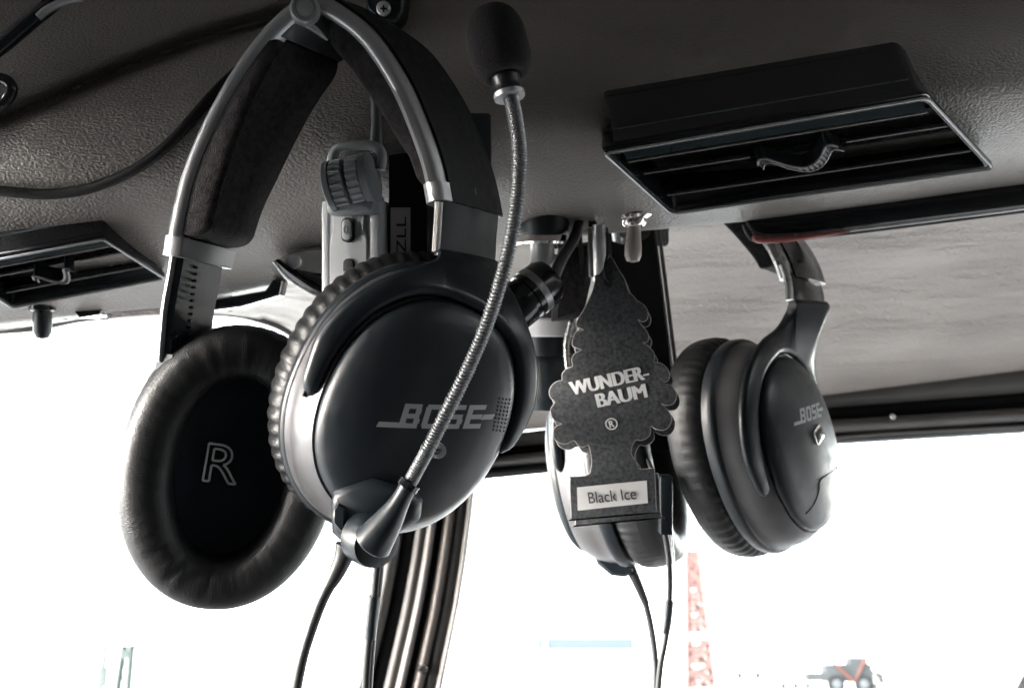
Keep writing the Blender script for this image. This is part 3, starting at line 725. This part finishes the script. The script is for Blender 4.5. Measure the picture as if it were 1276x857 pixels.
# outer skin of the headband (dark)
def sec_skin(t): return [(.10, -.0016), (.5, -.0026), (.97, -.0018), (1.03, -.0004), (1.03, .0012), (.98, .0012), (.5, -.0002), (.10, -.0002)]
band(HA, 'outer_skin', path, WAf(), sec_skin, 'matte', 110)
def padsec(th):
    def f(t):
        e = min(1, min(t, 1-t)*9); e = math.sqrt(max(.03, 1-(1-e)**2)); h = .0035+th(t)*e
        return [(.02, .0042), (-.01, .0052), (0.0, h-.0022), (.03, h-.0004), (.07, h+.0002), (.12, h-.0002), (.5, h+.0012), (.90, h), (.98, h-.003), (.98, .0032)]
    return f
band(HA, 'headband_pad', sub(path, .068, .400), WAf(.068, .400), padsec(lambda t: lerp(.0115, .0060, sm((t-.35)/.65))), 'suede', 60)
band(HA, 'headband_pad', sub(path, .605, .97), WAf(.605, .97), padsec(lambda t: lerp(.0085, .0065, t)+.0035*math.sin(PI*min(1, t*1.3))), 'suede', 60)
def seam(a, b_, s_, h_):
    q = sub(path, a, b_); qq = [q[0]]+q[1:]; out = []
    for i, p in enumerate(q):
        t = (q[min(i+1, len(q)-1)]-q[max(i-1, 0)]).normalized(); wl_ = WAf(a, b_)(i/(len(q)-1)); h = wl_.normalized().cross(t).normalized()
        out.append(p+wl_*s_+h*h_(i/(len(q)-1)))
    b = MB(); b.tube(out, .00022, 6, n=90); return b
HA.part('seam', seam(.09, .385, .07, lambda t: .0035+lerp(.0115, .0060, sm((t-.35)/.65))+.0008), M['suede'])
# middle saddle between the pads
band(HA, 'saddle', sub(path, .405, .60), WAf(.405, .60), lambda t: [(.02, .003), (.02, .0052), (.1, .0062), (.9, .0062), (1, .003)], 'plastic', 24)
b = MB(); b.tube([P(346, 31, .346), P(357, 25, .345), P(372, 26, .344), P(388, 34, .345), P(400, 43, .347), P(408, 50, .349)], lambda t: .0004+.0009*math.sin(PI*t), 10, n=30); HA.part('saddle_trim', b, M['silver'])
# end sleeves
def slv(i0, i1, h): 
    band(HA, 'sleeve', sub(path, i0, i1), WAf(i0, i1), lambda t: [(-.07, .0004), (-.03, -.0008), (.0, -.0013), (.5, -.0026), (1.0, -.0014), (1.03, 0), (1.03, h*.6), (1.0, h), (.5, h+.001), (.0, h), (-.05, h*.85), (-.08, h*.5)], 'silver', 14)
slv(0, .062, .0075); slv(.962, 1.0, .0068)
# hinge cap
hc = P(380, 11, .3385)
b = MB(); b.lathe(hc, (0.15, -1, -.1), [(-.004, .0050), (.0, .0050), (.0012, .0044), (.0010, .0036), (.0006, .0034), (.0006, .0028), (.0012, .0026), (.0014, 0)], 40); HA.part('hinge', b, M['silver'])
# sliders
def slider(near_pts, wv, h, m_='plastic', nm='slider'):
    return band(HA, nm, near_pts, wv, [(0, 0), (.03, -.0006), (.97, -.0006), (1, 0), (1, h*.7), (.97, h), (.03, h), (0, h*.7)], m_, 24)
SLp = [P(200, 450, .352), P(201, 432, .351), P(205, 385, .350), P(212, 345, .349), P(219, 305, .348)]
WL = Vector((.0085, .027, -.002))
sl1 = slider(SLp, WL*.86, .0036)
b = MB(); b.tube([p+Vector((.0002, -.0008, 0)) for p in SLp], .0012, 8, n=20); HA.part('slider_edge', b, M['silver'], sl1)
b = MB()
for i in range(11):
    x, y = lerp(243, 234, i/10), 334+i*8.2
    b.lathe(P(x, y, .3575)+Vector((.0012, -.0030, 0)), (.75, -.6, 0), [(-.001, .0005), (.0005, .0005), (.0006, 0)], 8)
HA.part('notch', b, M['gloss'], sl1)
b = MB(); b.lathe(P(216, 418, .3545)+Vector((.001, -.003, 0)), (.75, -.6, 0), [(-.001, .0017), (.0008, .0017), (.0012, .001), (.0008, .0006), (.0008, 0)], 16); HA.part('screw', b, M['gloss'], sl1)
b = MB(); bx = band(HA, 'slider_collar', [P(198, 470, .352), P(200, 455, .352), P(202, 440, .352)], WL*.90, [(-.04, -.001), (.5, -.0018), (1.04, -.001), (1.04, .005), (.5, .006), (-.04, .005)], 'plastic', 8)
SRp = [P(552, 246, .345), P(549, 280, .345), P(547, 318, .3445)]
sl2 = slider(SRp, WA*.97, .0030)
b = MB(); b.tube([P(547, 252, .3445), P(545, 285, .3445), P(543, 314, .344)], .0014, 8, n=10, flat=1); HA.part('slider_edge', b, M['tape'], sl2)

# open ear cup (R)
nR = Vector((-.30, .95, .06)).normalized()
cR = P(288, 580, .366)+nR*.012
ER = ear_cup(HA, cR, nR, (.17, 0, .98), a=.0495, b_=.0365, letter='R', stem=(P(199, 432, .352), P(250, 437, .378), 178, 2, .007, 90, 16, 36), roll=(-.0030, -.0000))
# outer ear cup with the wordmark
nA = Vector((.33, -.93, -.17)).normalized()
cA = P(501, 498, .352)
EA = ear_cup(HA, cA, nA, (.42, 0, .91), a=.0495, b_=.0400, pleat=(25, 1.5, .95), stem=(P(545, 312, .343), P(616, 326, .371), 190, -2, .0085, 90, 13, 38))
b0, uA, vA, LA = EA['bv'], EA['u'], EA['v'], EA['L']
logo_on(HA, EA, P(553, 519, .326), P(606, 525, .33)-P(482, 512, .33), .0345, .0078)
def on_cover(E, px, py): 
    p = P(px, py, .25); d = p.normalized(); h = E['bv'].ray_cast(p, d, .6); return h[0]
# button, mic grille, slots
q = on_cover(EA, 536, 558); xd = (P(546, 561, .3)-P(520, 553, .3)).normalized(); zd = vA
b = MB(); b.box(q, xd*.0052, nA*.0009, xd.cross(nA)*.0028, bev=.0027); bt_ = HA.part('button', b, M['silver'], EA['cover'])
b = MB(); b.box(q+nA*.0009, xd*.0036, nA*.0006, xd.cross(nA)*.0016, bev=.0015); HA.part('button_face', b, M['chrome'], EA['cover'])
b = MB()
for i in range(9):
    for j in range(4):
        h = on_cover(EA, 624+j*4.2-i*.95-2, 496+i*4.9+j*.6)
        if h is not None: b.lathe(h, nA, [(-.0005, .00042), (.0001, .00042), (.0001, 0)], 8)
HA.part('mic_grille', b, M['print_black'], EA['cover'])
h = P(418, 568, .338)
b = MB(); b.box(LA(-.0395*.872, -.0065, .0148), nA*.0008, uA*.0009, vA*.0028); HA.part('slot', b, M['print_black'], EA['cup'], smooth=0)
# boom pod
pod = [(411, 628), (414, 614), (436, 605), (462, 597), (490, 606), (516, 616), (524, 630), (521, 650), (498, 664), (482, 682), (470, 690), (462, 693), (432, 684), (412, 665)]
b = MB(); dn = nA
o = [P(x, y, .322+(y-640)*.00003) for x, y in pod]
b.slab(o, (0, .018, 0.001), bev=.0022, side=0); HA.part('boom_pod', b, M['shell'], smooth=50)
b = MB(); b.slab([P(x, y, .3208) for x, y in ((414, 634), (421, 627), (431, 632), (431, 662), (424, 664), (414, 652))], (0, .004, 0), bev=.0008, side=0); HA.part('pod_plate', b, M['plastic'])
b = MB(); b.lathe(P(462, 672, .321), (.55, -.80, -.1), [(-.004, .0085), (.002, .0085), (.0045, .0078), (.005, .006)], 36); HA.part('boom_pivot', b, M['plastic'])
arm = [P(462, 678, .3115), P(470, 668, .3105), P(486, 645, .3095), P(498, 625, .3085), P(510, 603, .308)]
b = MB(); b.tube(arm, lambda t: lerp(.0064, .0028, sm(min(1, t*1.1)))*(math.sqrt(max(.05, min(1, t*9+.25)))), 20, n=30); HA.part('boom_socket', b, M['shell'])
b = MB(); b.tube([P(507, 607, .308), P(512, 600, .308)], .0034, 18); HA.part('boom_ring', b, M['gloss'])
gp = [P(508, 606, .308), P(532, 562, .307), P(556, 515, .306), P(582, 462, .305), P(605, 408, .304), P(624, 350, .302), P(637, 295, .301), P(645, 240, .300), P(647, 190, .300), P(642, 148, .301), P(634, 112, .303)]
b = MB(); ns = 1200; b.tube(gp, lambda t: (.00200+.00034*max(0, math.sin(t*2*PI*130))**.6) if t > .10 else .00225+.00006*math.sin(t*2*PI*160), 14, n=ns); HA.part('gooseneck', b, M['goose'], smooth=60)
ma = (P(615, 30, .307)-P(634, 115, .303)).normalized(); mc = P(633, 112, .303)
b = MB(); b.lathe(mc, ma, [(-.0022, .0030), (-.002, .0044), (-.0006, .0044), (0, .0040), (.0015, .0041), (.008, .0046), (.010, .0046)], 28); HA.part('mic_collar', b, M['plastic'])
b = MB(); b.lathe(mc, ma, [(-.0026, .0026), (-.0026, .0046), (-.0012, .0047), (-.0010, .0042)], 28); HA.part('collar_ring', b, M['silver'])
prof = [(.0048, .0040), (.0040, .0056), (.0050, .0074), (.0075, .0086), (.0115, .0091), (.0170, .0090), (.0210, .0083), (.0240, .0069), (.0258, .0050), (.0267, .0025), (.0269, 0)]
b = MB(); b.lathe(mc, ma, cr(prof, 40), 48); HA.part('mic_foam', b, M['foam'], smooth=80)
# its cables
b = MB(); b.tube([P(432, 678, .328), P(428, 694, .328), P(419, 714, .328), P(411, 728, .328)], lambda t: .0036-.0014*t, 14, n=12)
cs = HA.part('cable_relief', b, M['rubber'])
b = MB(); b.tube([P(414, 722, .328), P(401, 748, .328), P(388, 784, .328), P(376, 825, .328), P(366, 880, .328), P(360, 940, .33)], lambda t: .0021-.0004*min(1, t*2), 12, n=40); HA.part('cable', b, M['rubber'])

b = MB(); cb = [P(478, 640, .345), P(472, 690, .345), P(467, 740, .345), P(460, 800, .345), (P(456, 860, .345)), P(455, 930, .345)]
b.tube(cb, .00145, 12, n=40); CC = Thing('cable', 'straight dark cable with a sleeve, hanging below the near ear cup before the post', 'cable', P(470, 680, .345)); CC.part('cord', b, M['rubber'])
b = MB(); b.tube([P(466.5, 742, .345), P(463, 772, .345), P(461, 796, .345)], .0020, 14, n=8); CC.part('sleeve', b, M['shell'])
b = MB(); b.tube([p+Vector((.0017, .0002, 0)) for p in cb], .00055, 8, n=40); CC.part('wire', b, M['tape'])

# ---- the far headset
HB = Thing('aviation_headset', 'farther headset hanging behind the air freshener, its cups turned outwards and no microphone showing', 'headset', P(900, 260, .5), 'headsets hanging from the overhead panel')
nB = Vector((.74, -.66, .12)).normalized()
cB = P(945, 556, .488)
EB = ear_cup(HB, cB, nB, (-.42, -.25, .90), a=.0545, b_=.0405, stem=(P(988, 372, .475), P(1034, 376, .490), 186, -6, .0098, 58, 9, 30))
h0 = on_cover(EB, 1011, 514)
logo_on(HB, EB, h0, Vector((0, 0, 1)).cross(nB)+Vector((0, 0, .10)), .0270, .0066)
q = on_cover(EB, 1019, 541)
if q is not None:
    xb = EB['u']; zb = xb.cross(nB)
    if zb.z < 0: zb = -zb
    b = MB(); b.box(q, xb*.0044, nB*.0008, zb*.0036, bev=.0014); HB.part('port', b, M['chrome'], EB['cover'])
    b = MB(); b.box(q+nB*.0006, xb*.0030, nB*.0006, zb*.0022, bev=.0008); HB.part('port_face', b, M['plastic'], EB['cover'])
sl = [on_cover(EB, x, y) for x, y in ((1043, 582), (1028, 593), (1021, 600), (1020, 612), (1014, 628), (1004, 640))]
sl = [s_+nB*.0001 for s_ in sl if s_ is not None]
if len(sl) > 2: b = MB(); b.tube(sl, .0003, 6, n=20); HB.part('seam', b, M['print_black'], EB['cover'])
b = MB(); b.box(EB['L'](-.0385*.9, .010, .0115), nB*.0008, EB['u']*.0009, EB['v']*.0030); HB.part('slot', b, M['print_black'], EB['cup'], smooth=0)
WB = Vector((.0245, .028, -.002))
nearB = [(764, 300, .520), (762, 262, .510), (775, 215, .505), (815, 190, .5), (865, 205, .497), (918, 248, .492), (958, 292, .488), (975, 320, .486), (984, 345, .485)]
pB = [P(*p) for p in nearB]
band(HB, 'headband', pB, WB, sec_frame, 'silverlite', 80)
band(HB, 'outer_skin', pB, WB, sec_skin, 'gloss', 80)
band(HB, 'headband_pad', sub(pB, .03, .42), WB, padsec(lambda t: .010), 'suede', 40)
band(HB, 'headband_pad', sub(pB, .52, .90), WB, padsec(lambda t: .010), 'suede', 40)
def sliderB(pts, nm='slider'): return band(HB, nm, pts, WB*.92, [(0, 0), (.03, -.0006), (.97, -.0006), (1, 0), (1, .0021), (.97, .003), (.03, .003), (0, .0021)], 'gloss', 16)
sb = sliderB([P(982, 340, .484), P(987, 358, .482), P(988, 376, .480)])
b = MB(); b.tube([P(975, 330, .483), P(982, 352, .481), P(984, 374, .479)], .0019, 10, n=8); HB.part('slider_edge', b, M['silverlite'], sb)
sb2 = sliderB([P(764, 292, .520), P(752, 330, .520), P(742, 400, .520), P(722, 470, .515)])
nL = Vector((-.90, .34, -.22)).normalized()
cL = P(764, 582, .530)
EL = ear_cup(HB, cL, nL, (.10, .1, .99), a=.0520, b_=.0395, stem=(P(714, 462, .50), P(738, 462, .53), 180, 0, .0085, 90, 14, 36), pad_t=.0125)
b = MB(); b.slab([P(x, y, .52) for x, y in ((739, 690), (760, 688), (790, 706), (791, 714), (780, 720), (762, 718), (745, 704))], (0, .012, 0), bev=.002, side=0); HB.part('jack_box', b, M['plastic'])
b = MB(); b.tube([P(785, 706, .524), P(795, 728, .524), P(805, 752, .524)], lambda t: .0030-.0010*t, 14, n=12); HB.part('cable_relief', b, M['rubber'])
b = MB(); b.tube([P(803, 746, .524), P(810, 775, .524), P(816, 815, .522), P(817, 857, .52), P(818, 930, .52)], .0017, 12, n=40); HB.part('cable', b, M['rubber'])

PC = Thing('cable', 'dark cable with a metal plug hanging just right of the air freshener', 'cable', P(830, 600, .47))
b = MB(); b.box(P(829, 628, .47), (.0028, 0, 0), (0, .004, 0), (0, 0, .0135), bev=.001); PC.part('plug', b, M['plastic'])
b = MB(); b.tube([P(828, 658, .47), P(834, 700, .47), P(834, 752, .47), P(830, 792, .47), P(823, 830, .47), P(819, 880, .47), P(818, 930, .47)], .0014, 12, n=50); PC.part('cord', b, M['rubber'])
b = MB(); b.tube([P(834, 748, .47), P(832, 770, .47), P(829, 788, .47)], .0021, 14, n=8); PC.part('sleeve', b, M['shell'])
b = MB(); b.tube([P(836, 600, .467), P(837, 660, .467), P(840, 702, .467)], .0005, 8, n=10); PC.part('wire', b, M['silverlite'])
b = MB(); b.tube([P(826, 620, .472), P(800, 560, .49), P(745, 480, .49), P(714, 440, .485), P(707, 420, .48), P(717, 380, .475), P(724, 330, .47), P(722, 285, .465)], .0011, 8, n=50); PC.part('upper_cord', b, M['matte'])
b = MB(); ps_ = [P(708, 462, .478), P(706, 430, .478), P(712, 400, .476)]
b.tube(ps_, lambda t: .0017+.0003*math.sin(t*2*PI*18), 10, n=150); single('coiled_cord', b, M['chrome'], ps_[0], 'short bright ribbed cord beside the left edge of the freshener', 'cord')
b = MB(); b.tube([P(746, 280, .452), P(747, 350, .455)], .0030, 14); single('rod', b, M['silverlite'], P(746, 290, .45), 'pale metal rod behind the top of the air freshener', 'rod')
b = MB(); b.tube([P(735, 285, .448), P(737, 345, .446)], .0011, 10); single('cord', b, M['trimgrey'], P(735, 290, .45), 'thin upright grey cord just left of the pale rod', 'cord')

# ------------------------------------------------------------------ tree-shaped air fresheners
TR = [(760, 317), (766, 326), (772, 337), (778, 346), (781, 354), (783, 362), (790, 369), (794, 374), (802, 379), (807, 386), (808, 394), (805, 400), (799, 401), (795, 398), (799, 404), (806, 412), (809, 420), (806, 427), (801, 427), (808, 431), (815, 439), (816, 447), (815, 451), (824, 452), (832, 459), (835, 468), (832, 475), (827, 477), (836, 480), (842, 488), (843, 497), (838, 504), (829, 505), (824, 503), (832, 510), (837, 520), (835, 530), (828, 536), (817, 535), (811, 531), (811, 540), (806, 546), (799, 549), (793, 548), (788, 556), (787, 566), (793, 574), (797, 584), (813, 583), (816, 587), (818, 634), (815, 638), (716, 647), (712, 643), (710, 597), (713, 594), (732, 592), (736, 584), (737, 573), (735, 562), (733, 555), (727, 557), (720, 555), (715, 549), (706, 553), (697, 552), (690, 546), (689, 536), (694, 530), (700, 528), (693, 526), (687, 519), (686, 509), (691, 501), (686, 496), (684, 488), (688, 479), (696, 474), (700, 473), (700, 466), (706, 459), (713, 456), (712, 448), (716, 440), (724, 436), (714, 432), (713, 424), (718, 413), (727, 411), (718, 407), (719, 398), (726, 388), (733, 374), (738, 362), (741, 350), (741, 343), (747, 341), (753, 330)]
def freshener(dx, dy, d, label, ang=0, text=True):
    T = Thing('air_freshener', label, 'air freshener', P(759, 330, d), 'tree-shaped air fresheners hung together')
    pv = P(759+dx, 350+dy, d)
    def Q(x, y, dd=0):
        p = P(x+dx, y+dy, d+dd-(x-759)*d/F*.40); r = p-pv; ca, sa = math.cos(ang), math.sin(ang)
        return pv+Vector((r.x*ca-r.z*sa, r.y, r.x*sa+r.z*ca))
    pts = cr(TR+[TR[0]], len(TR)*3)[:-1]
    o = [Q(x, y) for x, y in pts]
    b = MB(); b.slab(o, (0, .0013, 0), bev=.00022); card = T.part('card', b, [M['card'], M['cardedge']], smooth=30)
    b = MB(); b.lathe(Q(759, 351.5, -.0004), (0, -1, 0), [(-.0002, .0022), (.0001, .0022), (.0001, 0)], 20); T.part('hole', b, M['print_black'], card)
    b = MB(); b.tube([Q(759, 351, -.0008), Q(755, 345, -.0010), Q(754, 332, -.0004), Q(757, 316, .002), Q(757, 300, .012), Q(756, 285, .024)], .00065, 8, n=24)
    T.part('string', b, M['string'])
    if text:
        xv = (Q(795, 477)-Q(712, 495)).normalized(); zv = Vector((0, -1, 0)).cross(xv)*-1
        if zv.z < 0: zv = -zv
        pxm = d/F
        b = MB(); put_text(b, 'WUNDER-', Q(758.5, 474, -.0006), xv, zv, 102*pxm, 18.5*pxm, .0002, bold=.00042); T.part('lettering', b, M['white'], card)
        b = MB(); put_text(b, 'BAUM', Q(774, 493, -.0006), xv, zv, 64*pxm, 18.5*pxm, .0002, bold=.00042); T.part('lettering', b, M['white'], card)
        cc = Q(762, 528, -.0005)
        b = MB(); put_text(b, 'R', cc, xv, zv, 6.5*pxm, 9*pxm, .0002, offset=.02)
        b.tube([cc+(xv*math.cos(k*PI/16)+zv*math.sin(k*PI/16))*7.2*pxm for k in range(33)], .00028, 6); T.part('mark', b, M['white'], card)
        b = MB(); b.slab([Q(719, 607, -.0004), Q(806, 598.5, -.0004), Q(807.5, 626.5, -.0004), Q(720, 636, -.0004)], (0, .0004, 0), bev=.00005, side=0); lb = T.part('label', b, M['label'], card, smooth=0)
        xv = (Q(806, 612)-Q(719, 620.5)).normalized(); zv = Vector((0, -1, 0)).cross(xv)*-1
        if zv.z < 0: zv = -zv
        b = MB(); put_text(b, 'Black Ice', Q(762.5, 617.5, -.0009), xv, zv, 62*pxm, 15*pxm, .0001, offset=-.004); T.part('lettering', b, M['print_black'], lb)
    return T
freshener(0, 0, .42, 'front black tree-shaped card freshener with white wording and a pale label')
freshener(3, 7, .429, 'second tree-shaped card freshener, mostly hidden directly behind the worded one', .008, False)

# ------------------------------------------------------------------ outdoors: apron, distant harbour and airfield things
GZ = -1.9
def OW(px, D, py=None):
    """world point at distance D under that column; with py, the height that shows there"""
    a = (px-638)/F; hz = 428.5+F*math.tan(PITCH)
    def el(t): return (math.sin(PITCH)+t*math.cos(PITCH))/(math.cos(PITCH)-t*math.sin(PITCH)), 1/(math.cos(PITCH)-t*math.sin(PITCH))
    if py is None: return Vector((a*D*math.cos(PITCH), D, GZ))
    t = (428.5-py)/F; e, k = el(t)
    return Vector((a*D*k, D, e*D))
b = MB(); b.grid([[Vector((-3000, -3000, GZ)), Vector((3000, -3000, GZ))], [Vector((-3000, 3000, GZ)), Vector((3000, 3000, GZ))]])
M['apron'] = mat('concrete_apron', (.24, .24, .237), .85, var=.1, vscale=.4)
struct('ground', b, M['apron'], world=True)
M['tred'] = mat('tower_red', (.085, .045, .041), .6); M['twhite'] = mat('tower_white', (.6, .6, .6), .6)
M['bblue'] = mat('blue_cladding', (.030, .044, .054), .6); M['teal'] = mat('crane_teal', (.003, .015, .013), .6)
M['fdark'] = mat('machine_dark', (.010, .013, .015), .6, var=.5, vscale=.6); M['forange'] = mat('machine_orange', (.06, .016, .009), .6); M['fpale'] = mat('machine_pale', (.04, .046, .05), .5)
def wbox(b, c, x, y, z, mi=0): b.box(c, (x, 0, 0), (0, y, 0), (0, 0, z), mi)
# red and white tapered lattice tower
g = OW(872, 140); TT = Thing('tower', 'tall tapering red and white lattice tower far outside', 'tower', g, world=True)
top = OW(872, 140, 688).z; H = top-GZ
fr_t = [0, .10, .135, .30, .44, .47, .62, .78, .90, 1.0]; nb = 9
for i in range(nb):
    z0, z1 = GZ+H*fr_t[i], GZ+H*fr_t[i+1]; w0, w1 = lerp(2.1, .95, fr_t[i]), lerp(2.1, .95, fr_t[i+1])
    b = MB(); C4 = ((1, 1), (-1, 1), (-1, -1), (1, -1))
    for k in range(4):
        (x0, y0), (x1, y1) = C4[k], C4[(k+1) % 4]
        A0, A1 = g.copy(), g.copy(); A0 = Vector((g.x+x0*w0, g.y+y0*w0, z0)); A1 = Vector((g.x+x0*w1, g.y+y0*w1, z1))
        B0 = Vector((g.x+x1*w0, g.y+y1*w0, z0)); B1 = Vector((g.x+x1*w1, g.y+y1*w1, z1))
        b.tube([A0, A1], .32, 6)
        for (s, e) in ((A0, B1), (B0, A1), (A1, B1), (lerp(A0, A1, .5), lerp(B0, B1, .5)), (A0, lerp(B0, B1, .5)), (lerp(A0, A1, .5), B1)): b.tube([s, e], .24, 5)
    wbox(b, Vector((g.x, g.y, z0+.15)), w0, w0, .12)
    TT.part('section', b, M['twhite'] if i in (1, 4) else M['tred'])
# long low building with a blue fascia
g = OW(730, 180, 812); g0 = Vector((g.x, g.y, GZ)); BB = Thing('hangar', 'low building with a pale blue fascia band far outside, left of the red tower', 'building', g0, world=True)
w = (OW(790, 180).x-OW(668, 180).x)/2; zt, zb = OW(730, 180, 794).z, OW(730, 180, 809).z
b = MB(); wbox(b, Vector((g.x, g.y+6, (GZ+zb)/2)), w*.98, 6, (zb-GZ)/2); BB.part('wall', b, M['twhite'], smooth=0)
b = MB(); wbox(b, Vector((g.x+.05, g.y+6, (zt+zb)/2)), w, 6.3, (zt-zb)/2); BB.part('fascia', b, M['bblue'], smooth=0)
b = MB(); wbox(b, Vector((g.x-w*.84, g.y-.35, (zt+zb)/2)), .25, .1, (zt-zb)/2*.98); BB.part('band', b, M['twhite'], smooth=0)
for i in range(6):
    b = MB(); wbox(b, Vector((g.x-w*.8+i*w*.32, g.y-.1, (GZ+zb)/2)), w*.1, .15, (zb-GZ)/2*.8); BB.part('door', b, M['twhite'], smooth=0)
# teal jib crane
g = OW(152, 150); CR = Thing('crane', 'teal jib crane far outside at the lower left', 'crane', g, world=True)
zt = OW(152, 150, 804).z; zj = OW(152, 150, 806).z
b = MB(); 
for sx in (-.5, .5):
    for sy in (-.5, .5): b.tube([g+Vector((sx*1.6, sy, 0)), Vector((g.x+sx*1.1, g.y+sy, zt))], .34, 6)
for k in range(5): 
    z0 = lerp(GZ, zt, k/5); z1 = lerp(GZ, zt, (k+1)/5); b.tube([Vector((g.x-.7, g.y-.5, z0)), Vector((g.x+.7, g.y-.5, z1))], .1, 5); b.tube([Vector((g.x+.7, g.y-.5, z0)), Vector((g.x-.7, g.y-.5, z1))], .1, 5)
CR.part('mast', b, M['teal'])
b = MB(); b.tube([Vector((g.x-.9, g.y, zj)), Vector((g.x+4.2, g.y, zj+.35))], .26, 6); b.tube([Vector((g.x, g.y, zj+.9)), Vector((g.x+3.0, g.y, zj+.3))], .07, 5); CR.part('jib', b, M['teal'])
b = MB(); wbox(b, Vector((g.x-.2, g.y-.3, zj-1.0)), .55, .5, .6); CR.part('cab', b, M['teal'], smooth=0)
g = OW(124, 150); b = MB(); b.tube([g, Vector((g.x, g.y, OW(124, 150, 784).z))], .4, 8)
PO = Thing('pole', 'dark narrow pole far outside, left of the teal crane', 'pole', g, world=True); PO.part('shaft', b, M['fdark'])
b = MB(); wbox(b, Vector((g.x+.1, g.y, OW(124, 150, 843).z)), .55, .4, 1.3); PO.part('cabinet', b, M['teal'], smooth=0)
# grey harbour machinery: a wheel loader with raised arm and a hazy tree behind the cable
def tree(px, py, D, w, lab, cm, n=260):
    g = OW(px, D); T = Thing('tree', lab, 'tree', g, world=True); z = OW(px, D, py).z; h = z-GZ
    b = MB(); b.tube([g, g+Vector((.1, 0, h*.5)), g+Vector((0, 0, h*.8))], lambda t: .25*(1-t*.7), 8, n=8)
    for k in range(5):
        a = k*1.3; b.tube([g+Vector((0, 0, h*.4)), g+Vector((math.cos(a)*w*.5, math.sin(a)*w*.5, h*.75))], lambda t: .1*(1-t*.6), 6, n=5)
    T.part('trunk', b, M['fdark'])
    b = MB(); rr = random.Random(px)
    for k in range(n):
        a, e = rr.uniform(0, 2*PI), rr.uniform(-1, 1); r = rr.uniform(.4, 1)**.5*(1+.25*math.sin(a*3+e*4))
        c = g+Vector((math.cos(a)*w*r*math.sqrt(1-e*e), math.sin(a)*w*r*math.sqrt(1-e*e), h*.68+h*.32*e*r))
        d1 = Vector((rr.uniform(-1, 1), rr.uniform(-1, 1), rr.uniform(-1, 1))).normalized()*.28; d2 = d1.cross(Vector((rr.uniform(-1, 1), rr.uniform(-1, 1), 1))).normalized()*.22
        b.tris([c-d1, c+d2, c+d1, c-d2], [[0, 1, 2, 3]])
    T.part('crown', b, cm, smooth=0)
M['leafpale'] = mat('distant_foliage', (.028, .032, .031), .8)
tree(405, 806, 170, 2.2, 'bare pale tree far outside between the near cable and the open ear cup', M['leafpale'])
tree(1085, 826, 150, 2.4, 'dark clump of foliage far outside at the lower right, right of the machine', M['fdark'], 420)
tree(1238, 785, 260, 2.0, 'faint greenish tree far outside near the right edge', M['leafpale'], 200)
g = OW(1058, 120); MC = Thing('machine', 'dark wheeled machine with orange arm far outside at the lower right', 'machine', g, world=True)
z = lambda py: OW(1058, 120, py).z
zz0, zz1 = z(852), z(824)
b = MB(); wbox(b, Vector((g.x, g.y, (zz0+zz1)/2)), 2.6, 1.0, (zz1-zz0)/2*.8); wbox(b, Vector((g.x+1.2, g.y, zz1)), 1.0, .9, .5); wbox(b, Vector((g.x-2.8, g.y, zz0+.8)), 1.8, .8, .45); MC.part('body', b, M['fdark'], smooth=0)
for dx in (-1.6, 1.4):
    b = MB(); b.lathe(Vector((g.x+dx, g.y-1.1, zz0)), (0, -1, 0), [(-.3, .3), (-.3, .95), (.2, .95), (.25, .5), (.25, 0)], 20); wheel_ = MC.part('wheel', b, M['matte'])
    b = MB(); b.lathe(Vector((g.x+dx, g.y-1.4, zz0)), (0, -1, 0), [(-.1, .5), (.05, .5), (.1, 0)], 16); MC.part('rim', b, M['fpale'], wheel_)
b = MB(); b.tube([Vector((g.x-2.4, g.y-1.2, zz1+.6)), Vector((g.x+.4, g.y-1.2, zz0+.2)), Vector((g.x+1.8, g.y-1.2, zz1+.2))], .16, 6); MC.part('arm', b, M['forange'])
b = MB(); b.tube([Vector((g.x-.8, g.y, zz1)), Vector((g.x-.9, g.y, z(790)))], .09, 6); b.tube([Vector((g.x-4.2, g.y, zz0)), Vector((g.x-4.4, g.y, z(800)))], .07, 6); MC.part('mast', b, M['fdark'])
# low white houses with pale grey roofs
for i, (px, py, D, w) in enumerate(((940, 826, 200, 5.5), (985, 838, 190, 3.5))):
    g = OW(px, D); hz_ = OW(px, D, py).z
    H_ = Thing('house', ('wider' if i == 0 else 'smaller') + ' white low house far outside right of the red tower', 'house', g, world=True)
    b = MB(); wbox(b, Vector((g.x, g.y, (GZ+hz_-1)/2)), w, 4, (hz_-1-GZ)/2); H_.part('wall', b, M['twhite'], smooth=0)
    b = MB(); x0, x1, y0, y1, z0 = g.x-w*1.05, g.x+w*1.05, g.y-4.3, g.y+4.3, hz_-1
    b.loft([[Vector((x0, y0, z0)), Vector((x0, y1, z0)), Vector((x0+1.5, g.y, hz_))], [Vector((x1, y0, z0)), Vector((x1, y1, z0)), Vector((x1-1.5, g.y, hz_))]]); H_.part('roof', b, M['fpale'], smooth=0)
    for k in range(3):
        b = MB(); wbox(b, Vector((g.x-w*.6+k*w*.6, g.y-4.05, hz_-2.2)), .5, .06, .6); H_.part('window', b, M['fdark'], smooth=0)
